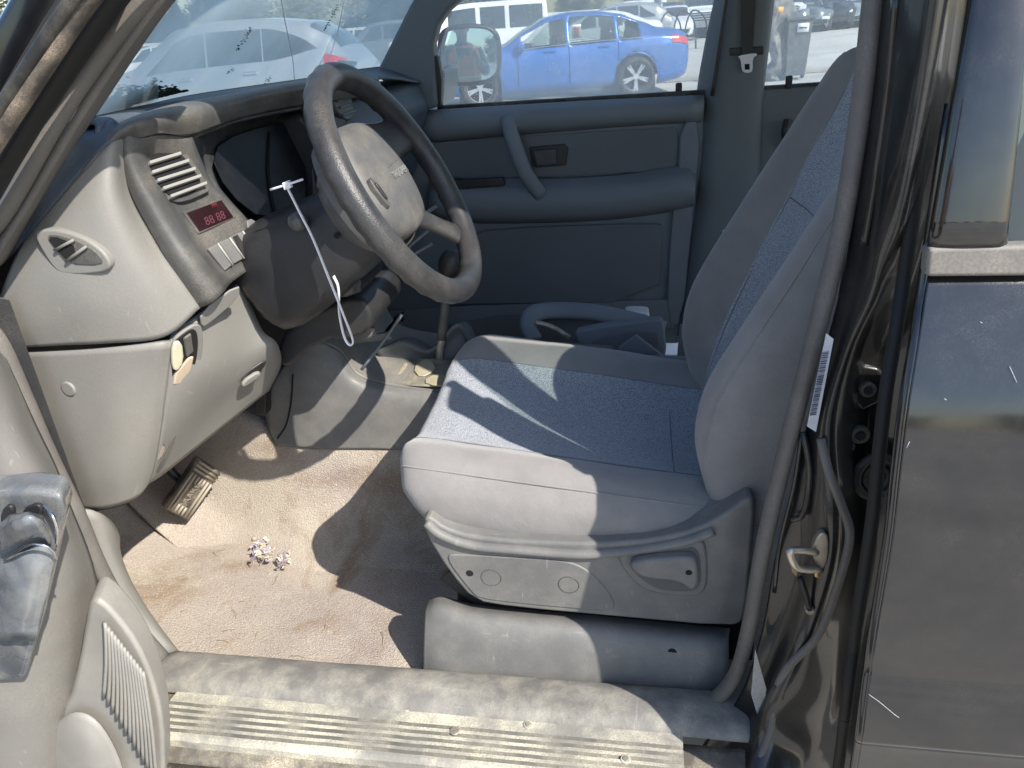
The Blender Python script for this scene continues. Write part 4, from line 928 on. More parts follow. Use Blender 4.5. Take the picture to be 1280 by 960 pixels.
# rear body side, roof, tailgate
slab('rear_quarter', [V((1.22,-.005,.42)),V((2.5,.02,.5)),V((2.5,.02,1.16)),V((1.22,.0,1.16))], (0,.03,0), M_paint, SUV)
slab('rear_quarter', [V((.9,1.6,.42)),V((2.5,1.6,.5)),V((2.5,1.6,1.16)),V((1.22,1.6,1.16)),V((1.22,1.6,.42))], (0,.03,0), M_paint, SUV)
M_roofl = mat('headliner', (.42,.42,.41), .9)
sheet('roof', [[V((X,Y,1.735-(abs(Y-.8)/.62)**3*.035-max(0,(-X-.25))*.2)) for Y in (.19,.26,.5,.8,1.1,1.34,1.41)] for X in (-.47,-.3,.2,.8,1.5,2.3,2.5)], [M_paint], SUV, n=4, thick=.03)
tube('roof_rail', [V((-.49,.165,1.655)),V((-.1,.165,1.70)),V((.3,.165,1.71)),V((1.2,.165,1.71)),V((2.5,.17,1.70))], .028, M_paint, SUV)
tube('roof_rail', [V((-.49,1.435,1.655)),V((-.1,1.435,1.70)),V((.3,1.435,1.71)),V((1.2,1.435,1.71)),V((2.5,1.43,1.70))], .028, M_paint, SUV)
sheet('tailgate', [[V((2.52,Y,Z)) for Y in (0,.4,.8,1.2,1.6)] for Z in (.5,.8,1.16)], M_paint, SUV, n=2, thick=.03)
for Y in (.1,1.5): slab('rear_pillar', [V((1.25,Y,1.16)),V((1.38,Y,1.16)),V((1.38,Y,1.7)),V((1.25,Y,1.7))], (0,.03,0), M_paint, SUV)
for Y in (.08,1.49): slab('tail_pillar', [V((2.3,Y,1.16)),V((2.52,Y,1.16)),V((2.5,Y,1.7)),V((2.35,Y,1.7))], (0,.04,0), M_paint, SUV)
sheet('load_floor', [[V((X,Y,.6)) for Y in (.06,.8,1.56)] for X in (.75,1.5,2.5)], M_pill, SUV, n=2, thick=.02)
# front body
sheet('hood', [[V((X,Y,Z-(abs(Y-.8)/.8)**4*.06)) for Y in (.02,.3,.8,1.3,1.58)] for X,Z in ((-.95,1.2),(-1.4,1.15),(-2.0,1.10),(-2.25,1.02))], M_paint, SUV, n=4, thick=.01)
slab('front_fender', [V((-.93,-.01,.45)),V((-.93,-.01,1.12)),V((-2.25,.03,1.0)),V((-2.3,.03,.6)),V((-2.1,.0,.6)),V((-1.9,.0,.85)),V((-1.5,.0,.85)),V((-1.3,.0,.5))], (0,.04,0), M_paint, SUV)
slab('front_fender', [V((-.98,1.6,.45)),V((-.98,1.6,1.12)),V((-2.25,1.56,1.0)),V((-2.3,1.56,.6)),V((-2.1,1.6,.6)),V((-1.9,1.6,.85)),V((-1.5,1.6,.85)),V((-1.3,1.6,.5))], (0,-.04,0), M_paint, SUV)
slab('firewall', [V((-1.38,.05,.35)),V((-1.38,1.56,.35)),V((-1.02,1.56,1.2)),V((-1.02,.05,1.2))], (-.03,0,0), M_black, SUV)
slab('front_end', [V((-2.28,.03,.45)),V((-2.28,1.57,.45)),V((-2.27,1.57,1.0)),V((-2.27,.03,1.0))], (-.08,0,0), M_paint, SUV, bevel=.02)
slab('cowl_side', [V((-1.0,.03,.42)),V((-1.0,.03,1.18)),V((-.86,.10,1.1)),V((-.88,.10,.42))], (-.30,.03,0), M_black, SUV)
for X in (-1.7, 1.6):
    for Y in (.16, 1.44):
        bm = bmesh.new(); bmesh.ops.create_cone(bm, cap_ends=True, segments=40, radius1=.37, radius2=.37, depth=.24, matrix=Matrix.Translation((X,Y,.37))@Matrix.Rotation(math.pi/2,4,'X'))
        me = bpy.data.meshes.new('wheel'); bm.to_mesh(me); bm.free(); o = link('wheel', me, M_rub, SUV); b = o.modifiers.new('b','BEVEL'); b.width=.03; b.segments=3; b.limit_method='ANGLE'

# --- open driver door (lower left)
dd_ = slab('driver_door', [V((-.885,-.05,.30)),V((-.885,-.05,1.17)),V((-1.16,-1.02,1.17)),V((-1.16,-1.02,.30))], (-.09,.03,0), M_paint, SUV, bevel=.015)
sheet('door_trim', [[at(x,y,Y=Y) for x,y,Y in r] for r in (
  ((-60,400,-.10),(-30,420,-.055),(-5,440,-.02),(6,450,.02)),
  ((-60,520,-.12),(-20,520,-.075),(20,530,-.04),(48,545,.02)),
  ((-60,600,-.14),(0,600,-.10),(55,605,-.06),(80,615,.01)),
  ((-60,720,-.16),(20,720,-.12),(85,722,-.07),(118,725,.0)),
  ((-60,850,-.17),(30,850,-.14),(85,850,-.09),(125,850,-.01)),
  ((-60,1000,-.18),(30,1000,-.16),(80,1000,-.10),(120,1000,-.01)))], M_doort, dd_, n=6, thick=.006, rough=.002, rs=12)
# ribbed speaker grille
gpts = ((112,748),(128,752),(150,775),(172,805),(190,845),(202,890),(206,930),(206,1010),(60,1010),(62,905),(85,880),(98,830),(106,780))
gb = slab('speaker_housing', [at(x,y,Y=-.10) for x,y in gpts], (-.02,.05,0), M_spk, dd_, sm=1, bevel=.008, bseg=3)
vs = []; fs = []; ribs=[]
for k in range(13):
    t = k/12
    xt, yt = 132+t*48, 785+t*62
    xb, yb = 128+t*62, 845+t*115 if t>.3 else 860+t*100
    xb = 130+t*66; yb = 872+t*110
    ribs.append(tube_geo(spline([at(xt-2,yt-6,Y=-.104),at(xt,yt,Y=-.112),at((xt+xb)/2+2,(yt+yb)/2,Y=-.114),at(xb,yb,Y=-.110)],4), .0026, 8))
v,f = merge(ribs); mk('speaker_grille', v, f, M_spk, gb)
sheet('speaker_bowl', [[at(x,y,Y=Y) for x,y,Y in r] for r in (((68,905,-.108),(95,890,-.112),(125,905,-.114),(150,950,-.112),(160,1000,-.11)),((66,935,-.112),(90,925,-.122),(115,940,-.126),(130,975,-.12),(136,1010,-.115)),((66,1000,-.112),(85,1000,-.12),(100,1000,-.122),(110,1010,-.12),(115,1020,-.115)))], M_spk, dd_, n=4, thick=.004)
# broken switch panel on the armrest of the open door
sp_ = slab('armrest_switch_panel', [at(x,y,Y=Y) for x,y,Y in ((-40,618,-.17),(40,612,-.17),(76,618,-.17),(82,640,-.17),(48,790,-.17),(30,850,-.17),(-40,860,-.17))], (-.02,.04,0), mat('switch_panel_plastic',(.14,.155,.17),.22,.5,9,.2,20,coat=.8,dirt=(.36,.34,.30),damt=.6,ds=22), dd_, bevel=.008, bseg=3)
sheet('armrest_bowl', [[at(x,y,Y=Y) for x,y,Y in r] for r in (((0,700,-.178),(25,690,-.182),(50,680,-.18),(70,690,-.176)),((-5,740,-.178),(20,740,-.19),(42,735,-.19),(60,740,-.178)),((-10,800,-.178),(10,800,-.186),(28,800,-.186),(44,800,-.178)))], MATS['switch_panel_plastic'], dd_, n=5, thick=.003, rough=.003, rs=40)
tube('wire', [at(5,700,Y=-.185),at(20,690,Y=-.195),at(40,680,Y=-.198),(at(62,685,Y=-.195)),at(70,700,Y=-.182)], .0016, M_chrome, dd_, n=5, res=6)
tube('wire', [at(55,632,Y=-.18),at(66,645,Y=-.19),at(71,662,Y=-.19),at(70,682,Y=-.182)], .002, M_chrome, dd_, n=5, res=6)
for q in (((0,640),(10,630),(18,640),(10,656),(0,660)),((26,637),(46,629),(53,640),(44,652),(30,652)),((0,705),(18,700),(27,712),(18,724),(0,726)),((12,668),(30,662),(34,674),(18,682))):
    slab('switch_socket', [at(x,y,Y=-.178) for x,y in q], (0,.006,0), M_black, dd_, sm=1, bevel=.002)
sheet('torn_flap', [[at(x,y,Y=Y) for x,y,Y in r] for r in (((2,690,-.19),(25,676,-.20),(48,672,-.198),(66,680,-.185)),((0,672,-.19),(20,655,-.21),(40,648,-.21),(60,660,-.19)),((-2,655,-.182),(15,645,-.19),(32,640,-.19),(50,645,-.18)))], MATS['switch_panel_plastic'], dd_, n=5, thick=.003, rough=.004, rs=50)
tube('door_window_frame', [V((-.93,-.08,1.17)),V((-.80,-.10,1.36)),V((-.68,-.13,1.55)),V((-.70,-.25,1.66)),V((-.88,-.75,1.70)),V((-1.02,-1.0,1.62)),V((-1.13,-1.01,1.4)),V((-1.17,-1.01,1.17))], .022, M_paint, dd_, n=5)

# ------------------------------------------------------------------ OTHER VEHICLES
def carpaint(name, col, metal=.2, rough=.3): return mat(name, col, rough, .05, 2, metal=metal, coat=.6, dirt=(.4,.38,.33), damt=.15, ds=3)
M_tyre = mat('tyre_rubber', (.025,.025,.025), .8, .2, 10, dirt=(.25,.22,.18), damt=.3)
M_alloy = mat('alloy', (.62,.63,.65), .35, .05, metal=.7)
M_cglass = glass('parked_car_glass', (.55,.63,.6), .12, 3., (.55,.6,.58), False)
M_dglass = mat('tinted_glass', (.05,.06,.065), .08, .1, coat=.3)
M_red = mat('tail_light_red', (.55,.03,.03), .25, .1, coat=.5)
M_lamp = mat('lamp_clear', (.75,.76,.75), .2, .1, coat=.4)
M_cseat = mat('parked_seat_fabric', (.12,.12,.12), .9)
SED = [(0,.35,.60,.64,.55,.4),(.12,.24,.66,.71,.76,.55),(.5,.2,.76,.84,.87,.65),(1.0,.2,.84,.93,.90,.68),(1.35,.2,.88,.99,.90,.66),(1.75,.2,.90,1.22,.90,.63),(2.1,.2,.91,1.39,.90,.62),(2.5,.2,.92,1.45,.90,.62),(3.0,.2,.93,1.44,.90,.62),(3.4,.2,.94,1.37,.90,.60),(3.8,.2,.95,1.22,.89,.58),(4.1,.2,.96,1.10,.88,.62),(4.4,.24,.93,1.07,.84,.66),(4.56,.3,.88,1.0,.78,.6),(4.62,.4,.8,.86,.66,.5)]
SUVS = [(0,.4,.75,.8,.6,.5),(.12,.3,.85,.92,.80,.62),(.5,.25,.92,1.0,.9,.68),(1.0,.25,.97,1.08,.92,.7),(1.25,.25,.99,1.14,.92,.69),(1.6,.25,1.0,1.4,.92,.66),(1.95,.25,1.01,1.6,.92,.65),(2.5,.25,1.03,1.66,.92,.65),(3.2,.25,1.05,1.65,.92,.64),(3.8,.25,1.08,1.58,.92,.62),(4.1,.25,1.10,1.42,.90,.60),(4.32,.3,1.06,1.16,.87,.62),(4.45,.36,.95,1.0,.8,.6)]
BOX = [(0,.55,.95,1.0,.6,.55),(.08,.5,1.0,1.08,.78,.6),(.5,.45,1.05,1.12,.8,.62),(1.2,.45,1.08,1.17,.82,.64),(1.3,.45,1.10,1.25,.86,.68),(1.5,.45,1.12,1.65,.86,.7),(1.62,.45,1.13,1.82,.86,.72),(2.4,.45,1.14,1.87,.86,.74),(3.3,.45,1.14,1.87,.86,.74),(4.2,.45,1.14,1.86,.86,.74),(4.38,.45,1.13,1.84,.85,.73),(4.42,.5,1.12,1.4,.83,.72)]
TRK = [(0,.5,.95,1.05,.8,.6),(.1,.42,1.05,1.15,.95,.75),(.6,.4,1.12,1.22,.98,.8),(1.5,.4,1.18,1.28,1.0,.8),(1.7,.4,1.2,1.4,1.0,.8),(2.15,.4,1.22,1.85,1.0,.76),(2.6,.4,1.22,1.93,1.0,.76),(3.4,.4,1.22,1.92,1.0,.76),(3.75,.4,1.22,1.8,1.0,.78),(3.85,.4,1.22,1.32,1.0,.9),(5.4,.4,1.2,1.28,1.0,.9),(5.5,.5,1.18,1.24,.98,.88)]
def body(st, root, paint, wheels, wr_, glassareas=(), front=None, gm=None, seethru=True, damage=0):
    """closed shell lofted over stations; x runs from the nose; side glass and arches cut out"""
    def ring(s):
        x, zb, zt, zr, w, wr = s
        return [(w*.86,zb),(w*.97,zb+.08),(w*1.0,zb+(zt-zb)*.5),(w*.985,zb+(zt-zb)*.82),(w*.94,zt),(wr+(w*.94-wr)*.12,zt+(zr-zt)*.86),(wr*.86,zr-.012),(wr*.45,zr),(0,zr+.006)]
    xs_ = [s[0] for s in st]
    def S(x, v):
        i = 0
        while i < len(st)-2 and x > xs_[i+1]: i += 1
        idx = [max(0,i-1), i, i+1, min(len(st)-1,i+2)]
        t = (x-xs_[i])/(xs_[i+1]-xs_[i]); t = max(0,min(1,t))
        s = [st[i][k]*(1-(t*t*(3-2*t)*.3+t*.7)) + st[i+1][k]*(t*t*(3-2*t)*.3+t*.7) for k in range(6)]
        r = ring((x,)+tuple(s[1:])); j = min(int(v), len(r)-2); u = v-j
        return V((x, r[j][0]*(1-u)+r[j+1][0]*u, r[j][1]*(1-u)+r[j+1][1]*u))
    L = xs_[-1]; nx = int(L/.045); vv = []
    for j in range(8): vv += [j+k/4 for k in range(4)]
    vv.append(8)
    verts = []; faces = []
    for i in range(nx+1):
        x = L*i/nx
        for v_ in vv:
            p = S(x, v_)
            if damage: 
                q = noise.noise_vector(p*2.2)*damage*max(0,1-x/1.8); p = p+q
            verts.append(p)
        for v_ in reversed(vv[:-1]):
            p = S(x, v_); 
            if damage: p = p+noise.noise_vector(p*2.2)*damage*max(0,1-x/1.8)
            verts.append(V((p.x,-p.y,p.z)))
    nc = 2*len(vv)-1
    def inglass(x, z, y):
        for a in glassareas:
            x0,x1 = a[0],a[1]; 
            if x0 <= x <= x1: return True
        return False
    def wherev(j): 
        k = j if j < len(vv) else nc-1-j
        return vv[k]
    for i in range(nx):
        for j in range(nc-1):
            c = (verts[i*nc+j]+verts[(i+1)*nc+j+1])/2
            if any((c.x-wx)**2+(c.z-wr_)**2 < (wr_+.055)**2 for wx in wheels): continue
            v_ = (wherev(j)+wherev(j+1))/2
            if seethru and 4.1 < v_ < 4.95 and inglass(c.x, c.z, c.y): continue
            faces.append((i*nc+j, i*nc+j+1, (i+1)*nc+j+1, (i+1)*nc+j))
    faces.append(tuple(range(nc)))
    faces.append(tuple(nx*nc+k for k in range(nc)))
    b = mk('body', verts, faces, paint, root, local=True)
    b.modifiers.new('s','SOLIDIFY').thickness = .02
    def patch(name, x0, x1, v0, v1, m_, off=.004, side=1, nxs=10, nv=4, shape=None):
        R = []
        for i in range(nxs+1):
            t = i/nxs; x = x0+(x1-x0)*t; a, b2 = (v0, v1) if shape is None else shape(t)
            row = []
            for k in range(nv+1):
                v_ = a+(b2-a)*k/nv; p = S(x, v_); e = .01
                d1 = S(min(L,x+e),v_)-S(max(0,x-e),v_); d2 = S(x,min(8,v_+.05))-S(x,max(0,v_-.05)); n = d1.cross(d2)
                n = n.normalized() if n.length > 1e-9 else V((0,1,0))
                if n.dot(V((0,p.y,p.z-.6))) < 0: n = -n
                q = p+n*off; row.append(V((q.x, q.y*side, q.z)))
            R.append(row)
        return mk(name, [p for r in R for p in r], grid_faces(len(R),len(R[0])), m_, root, local=True)
    g = gm or M_cglass
    for a in glassareas:
        x0,x1 = a[0],a[1]; sh = a[2] if len(a) > 2 else None
        for sd in (1,-1): patch('side_window', x0, x1, 4.1, 4.95, g if seethru else M_dglass, .004, sd, shape=sh)
    return S, patch, b
def wheelset(root, wheels, w, r, spokes=10, rimm=None):
    for wx in wheels:
        for sd in (1,-1):
            pts = [V((wx+math.cos(t)*(r-.055), sd*(w-.10), r+math.sin(t)*(r-.055))) for t in [2*math.pi*k/36 for k in range(36)]]
            v, f = tube_geo(pts, .055, 12, True, prof=(1,1.8), up=V((0,1,0)))
            v = [V((p.x, sd*(w-.10)+(p.y-sd*(w-.10))*1.0, p.z)) for p in v]
            # widen the tread along the axle
            t_ = mk('wheel', [V((p.x,(p.y-sd*(w-.10))*1.7+sd*(w-.10),p.z)) for p in v], f, M_tyre, root, local=True)
            parts = []
            for k in range(spokes):
                a = 2*math.pi*k/spokes + .2*(1 if k%2 else -1)*(spokes>8)
                R = Matrix.Rotation(-a,3,'Y'); parts.append(box_geo(V((wx,sd*(w-.045),r))+R@V(((r-.09)*.55,0,0)), ((r-.09)*.95,.02,.035), R))
            ringp = [V((wx+math.cos(q)*(r-.095), sd*(w-.04), r+math.sin(q)*(r-.095))) for q in [2*math.pi*k/36 for k in range(36)]]
            parts.append(tube_geo(ringp, .014, 8, True))
            hub = [V((wx+math.cos(q)*.05, sd*(w-.03), r+math.sin(q)*.05)) for q in [2*math.pi*k/12 for k in range(12)]]
            parts.append((hub, [tuple(range(12))]))
            v, f = merge(parts); o = mk('rim', v, f, rimm or M_alloy, t_, smooth=False, local=True)
            bd = [V((wx+math.cos(q)*(r-.08), sd*(w-.09), r+math.sin(q)*(r-.08))) for q in [2*math.pi*k/24 for k in range(24)]]
            mk('rim_backing_disc', bd, [tuple(range(24))], M_void, t_, smooth=False, local=True)  # matte black backing stands in for the shade behind the spokes
        box('wheel_well', V((wx,0,r+.02)), (2*r+.1, 2*w-.5, 2*r+.04), M_void, root, local=True, bevel=0)
def seats(root, x, w, zb=.5):
    for dx in (0, .95):
        for sy in (.38,-.38):
            box('seat', V((x+dx,sy,zb+.35)), (.14,.46,.75), M_cseat, root, R=Matrix.Rotation(.25,3,'Y'), bevel=.05, local=True)
            box('headrest', V((x+dx+.1,sy,zb+.80)), (.09,.24,.16), M_cseat, root, R=Matrix.Rotation(.25,3,'Y'), bevel=.03, local=True)
def place_front(px_, py_, dist_y, z=0): return at(px_, py_, Y=dist_y)

# blue sedan -----------------------------------------------------------------
rearw = at(795,121,Z=0); frontw = at(600,136,Z=0)
ax = (V((rearw.x,rearw.y,0))-V((frontw.x,frontw.y,0))); yaw_b = math.atan2(ax.y, ax.x)
wb = 2.78
# scale the wheelbase to a real one, keep the rear wheel where it stands
d_ = ax.normalized(); wfx = .86
blue = empty('blue_sedan', (0,0,0), yaw_b, label='bright blue four door sedan parked broadside beyond the passenger window', cat='car')
side_w = .90
nrm = V((-d_.y, d_.x, 0))
blue.location = V((rearw.x,rearw.y,0)) - d_*(wfx+wb) + nrm*side_w*.97
MB = carpaint('blue_paint', (.03,.14,.45), .35)
areas = ((1.62,2.42,lambda t:(4.1,4.15+.8*min(1,t*1.6))),(2.50,3.28,lambda t:(4.1,4.95)),(3.34,3.72,lambda t:(4.12,4.95-.65*t)))
Sb, Pb, bb = body(SED, blue, MB, (wfx, wfx+wb), .335, areas)
wheelset(blue, (wfx,wfx+wb), .90, .335)
seats(blue, 2.3, .4, .35)
Pb('windshield', 1.42, 2.03, 5.4, 8, M_dglass, .004, 1); Pb('windshield', 1.42, 2.03, 5.4, 8, M_dglass, .004, -1)
Pb('rear_window', 3.45, 4.02, 5.6, 8, M_dglass, .004, 1); Pb('rear_window', 3.45, 4.02, 5.6, 8, M_dglass, .004, -1)
for sd in (1,-1):
    Pb('tail_light', 4.28, 4.56, 3.25, 4.2, M_red, .012, sd)
    Pb('headlight', .12, .5, 3.2, 4.2, M_lamp, .01, sd)
    for x in (2.12,3.08): 
        q = Sb(x, 3.55); box('door_handle', V((q.x,(q.y+.015)*sd,q.z)), (.2,.03,.035), MB, blue, bevel=.01, local=True)
    for x in (1.55,2.46,3.33):
        tube('door_seam', [V((p.x,(p.y+.001)*sd,p.z)) for p in [Sb(x,v_) for v_ in (.6,1.2,2,3,3.8,4.05)]], .006, M_void, blue, n=2, res=5, local=True)
    q = Sb(1.62,4.1); bm_ = box('wing_mirror', V((q.x,(q.y+.09)*sd,q.z+.06)), (.14,.16,.13), MB, blue, bevel=.04, local=True)
    tube('window_trim', [V((p.x,(p.y+.008)*sd,p.z)) for p in [Sb(x,4.06) for x in (1.5,2,2.5,3,3.5,3.76)]], .008, M_chrome, blue, n=3, res=5, local=True)
    for wx in (wfx, wfx+wb):
        pts = [V((wx+math.cos(t)*.392, (Sb(wx,1.5).y-.004)*sd, .335+math.sin(t)*.392)) for t in [math.pi*(-.05+1.1*k/20) for k in range(21)]]
        tube('arch_lip', pts, .014, MB, blue, raw=True, res=6, local=True)
box('bumper_insert', V((4.55,0,.42)), (.12,1.2,.18), M_black, blue, bevel=.03, local=True)
box('number_plate', V((4.615,0,.70)), (.02,.34,.15), M_white, blue, bevel=.005, local=True)
box('window_sticker', V((2.62,-.72,1.13)), (.16,.006,.22), M_white, blue, bevel=0, local=True)
box('sticker_mark', V((2.62,-.726,1.13)), (.09,.006,.16), mat('sticker_red',(.6,.12,.1),.6), blue, bevel=0, local=True)

# silver crossover seen through the windshield ---------------------------------
def generic(name, st, paint, loc, yaw, wheels, r, areas, label, cat='car', seethru=False, damage=0, group=None, tail=None, seat=False, sc_=1, glassm=None):
    root = empty(name, loc, yaw, label=label, cat=cat, group=group); root.scale = (sc_,)*3
    S, P, b = body(st, root, paint, wheels, r, areas, seethru=seethru, damage=damage, gm=glassm)
    w = max(s[4] for s in st); wheelset(root, wheels, w, r, 7)
    return root, S, P, b
def face_dir(px_from, px_to, Y):   # yaw along a sight direction
    a, b = at(*px_from,Y=Y), at(*px_to,Y=Y); return math.atan2((b-a).y,(b-a).x)
MS = carpaint('silver_paint', (.50,.51,.52), .5)
pR = at(440,100,Y=9.0); 
silver, Ss, Ps, _ = generic('silver_crossover', SUVS, MS, V((pR.x-4.75,10.2,0)), .10, (.88,3.5), .36, ((1.5,2.37,lambda t:(4.12,4.15+.75*math.sin(min(1,t*1.25)*math.pi/2)**.8)),(2.40,3.18,lambda t:(4.12,4.90)),(3.20,3.95,lambda t:(4.12+.25*t*t,4.90-.5*t**2.2))), 'silver crossover parked side on beyond the windshield', seethru=False)
for sd in (1,-1):
    Ps('tail_light', 4.05, 4.34, 3.5, 4.15, M_red, .012, sd); Ps('rear_window', 3.86, 4.25, 5.2, 8, M_dglass, .006, sd); Ps('windshield', 1.3,1.9,5.4,8,M_dglass,.006,sd); Ps('headlight', .12,.5,3.2,4.2,M_lamp,.01,sd)
    Ps('cladding', .2, 4.3, .2, 1.4, M_black, .004, sd, nxs=40)
    for x in (2.05,3.0): q = Ss(x,3.55); box('door_handle', V((q.x,(q.y+.015)*sd,q.z)), (.2,.03,.035), M_chrome, silver, bevel=.01, local=True)
MW = carpaint('white_paint', (.78,.78,.77), .0)
# white boxy off-roader
q = at(556,60,Y=20.)
jeep, Sj, Pj, _ = generic('white_off_roader', BOX, MW, V((-6.9,21.3,0)), .10, (.75,3.6), .42, ((1.75,2.5),(2.62,3.28),(3.4,4.28)), 'tall white boxy off-roader standing behind the blue sedan', seethru=False)
for sd in (1,-1): 
    Pj('windshield',1.36,1.58,5.0,8,M_dglass,.006,sd); Pj('fender_flare',.3,1.2,2.2,3.2,MW,.05,sd); Pj('fender_flare',3.1,4.1,2.0,3.0,MW,.05,sd)
box('spare_wheel', V((4.55,0,1.05)), (.22,.75,.75), M_tyre, jeep, bevel=.12, local=True)
# vehicles beyond
MG = carpaint('grey_paint', (.18,.19,.20), .3); MDk = carpaint('black_paint', (.03,.03,.035), .2); MSl = carpaint('pale_silver_paint', (.42,.43,.44), .4); MRd = carpaint('maroon_paint', (.18,.04,.04), .2)
std = ((1.62,2.42,lambda t:(4.1,4.15+.8*min(1,t*1.6))),(2.50,3.28),(3.34,3.72,lambda t:(4.12,4.95-.65*t)))
suvg = ((1.55,2.35,lambda t:(4.1,4.15+.8*min(1,t*1.7))),(2.42,3.15),(3.2,3.75,lambda t:(4.15,4.95-.7*t)))
def ends(root, S, P, truck=False, st=None):
    for sd in (1,-1):
        if truck:
            P('windshield',1.62,2.2,5.0,8,M_dglass,.008,sd)
        else: P('windshield',1.4,2.05,5.4,8,M_dglass,.006,sd)
    zt = st[1][2]; w = st[1][4]
    if truck:
        box('grille', V((-.02,0,.92)), (.06,1.15,.36), mat('grille_grey',(.10,.10,.11),.4), root, bevel=.02, local=True)
        for k in range(3): box('grille_bar', V((-.06,0,.82+.1*k)), (.03,1.1,.03), M_alloy, root, bevel=.005, local=True)
        box('bumper', V((-.08,0,.58)), (.16,1.9,.24), mat('bumper_grey',(.3,.3,.31),.35,metal=.5), root, bevel=.04, local=True)
        for sy in (.76,-.76): box('headlight', V((.02,sy,.95)), (.12,.30,.30), M_lamp, root, bevel=.03, local=True)
    else:
        box('grille', V((.03,0,zt-.22)), (.1,.8,.16), M_black, root, bevel=.02, local=True)
        box('bumper', V((.03,0,.42)), (.14,1.35,.16), M_black, root, bevel=.04, local=True)
        for sy in (.6,-.6): box('headlight', V((.1,sy,zt-.12)), (.16,.32,.13), M_lamp, root, bevel=.03, local=True)
def facing(name, st, paint, px_, Y, label, truck=False, wheels=(.86,3.64), r=.335, areas=std, damage=0, yaw=None, cat='car'):
    p = at(px_, 40, Y=Y)
    yw = yaw if yaw is not None else math.radians(88)
    root, S, P, b = generic(name, st, paint, V((p.x,Y,0)), yw, wheels, r, areas, label, seethru=False, damage=damage, cat=cat)
    ends(root, S, P, truck, st); return root
facing('white_pickup', TRK, MW, 878, 38, 'white pickup facing the camera', True, (1.0,4.4), .42, ((2.2,2.8),(2.85,3.6)), cat='pickup')
facing('white_sedan', SED, MW, 842, 36, 'low white sedan facing the camera between utility pole and pickup')
facing('white_hatchback', SUVS, MW, 806, 34, 'white hatchback nose on, directly behind the utility pole', areas=suvg, wheels=(.88,3.5))
facing('white_truck', TRK, MW, 978, 37, 'white truck facing the camera in the rear side window', True, (1.0,4.4), .42, ((2.2,2.8),(2.85,3.6)), cat='pickup')
facing('wrecked_grey_car', SED, MG, 1012, 36, 'grey wrecked car with crumpled nose, beside the white truck', damage=.3)
facing('wrecked_dark_car', SUVS, MDk, 1040, 37, 'dark wrecked car with smashed front, between two other wrecks', areas=suvg, wheels=(.88,3.5), damage=.28)
facing('wrecked_silver_car', SED, MSl, 1066, 38, 'pale silver damaged car at the right end of the wreck row', damage=.22)
facing('maroon_car', SED, MRd, 1092, 39, 'dark maroon car beyond the front seat headrest')
# side-on roofs behind the sedan
def sideon(name, st, paint, px_, Y, label, areas, wheels=(.86,3.64), r=.335, yaw=.08, flip=False):
    p = at(px_, 30, Y=Y); root, S, P, b = generic(name, st, paint, V((p.x,Y,0)), yaw, wheels, r, areas, label, seethru=False)
    for sd in (1,-1): P('windshield',1.42,2.03,5.4,8,M_dglass,.006,sd)
    return root
sideon('white_car', SED, MW, 655, 27, 'white car roof between the off-roader and the grey car', std)
sideon('grey_suv', SUVS, MSl, 690, 30, 'silver grey vehicle roof rising directly over the blue sedan', suvg, (.88,3.5))
# cars beyond the windshield
for i,(pxx,Y,st,pt,lab) in enumerate(((400,27,SUVS,MG,'dark grey car right of the silver crossover, seen through the windshield'),(110,26,SED,MW,'white car at the left edge of the windshield view'),(190,34,SED,MSl,'pale silver car far behind the silver crossover'),(470,40,SED,MW,'white car far off beside the windshield pillar'),(300,44,SUVS,MW,'white vehicle far off over the crossover roof'))):
    sideon(('grey_car','white_car','silver_car','white_car','white_van')[i], st, pt, pxx, Y, lab, std if st is SED else suvg)

for i,(nm,st,pt,pxx,Y,lab) in enumerate((('white_van',BOX,MW,735,47,'tall white van in the far row above the blue sedan boot'),('black_suv',SUVS,MDk,765,44,'black vehicle in the far row left of the utility pole'),('silver_sedan',SED,MSl,852,50,'silver sedan in the far row behind the white pickup'),('white_suv',SUVS,MW,1030,48,'white vehicle in the row behind the wrecked cars'),('grey_sedan',SED,MG,330,36,'grey sedan half hidden behind the silver crossover roof'),('white_suv',SUVS,MW,240,38,'white vehicle left of centre beyond the silver crossover'))):
    sideon(nm, st, pt, pxx, Y, lab, std if st is SED else suvg, (.88,3.5))

# utility pole, debris pile, bins
pp = at(822,20,Y=30)
up = empty('utility_pole', (pp.x,30,0), label='blue grey metal pole with dark box rising behind the blue sedan', cat='pole')
mk('pole', *tube_geo([V((0,0,0)),V((0,0,6))], .13, 12), mat('pole_blue_grey',(.16,.24,.28),.5), up, local=True)
box('equipment_box', V((1.1,0,2.35)), (1.6,.5,.9), mat('box_navy',(.04,.06,.11),.5), up, bevel=.1, local=True)
mk('cross_arm', *tube_geo([V((-.2,0,2.3)),V((1.2,0,2.5))], .06, 8), MATS['pole_blue_grey'], up, local=True)
box('red_sign', V((.9,-.3,2.72)), (.5,.05,.3), mat('sign_red',(.5,.1,.08),.5), up, bevel=.02, local=True)
tr = empty('steel_trolley', (pp.x+.6,29,0), label='thin dark steel frame trolley at the foot of the utility pole', cat='trolley')
parts = [tube_geo(spline([V((x,0,.0)),V((x+.1,0,.9)),V((x+.35,0,1.25)),V((x+.75,0,.9)),V((x+.85,0,0))],4), .03, 6) for x in (-.6,-.1,.3)]
v,f = merge(parts); mk('frame', v, f, M_void, tr, local=True)
box('platform', V((.1,0,.35)), (1.3,.7,.05), MG, tr, local=True)

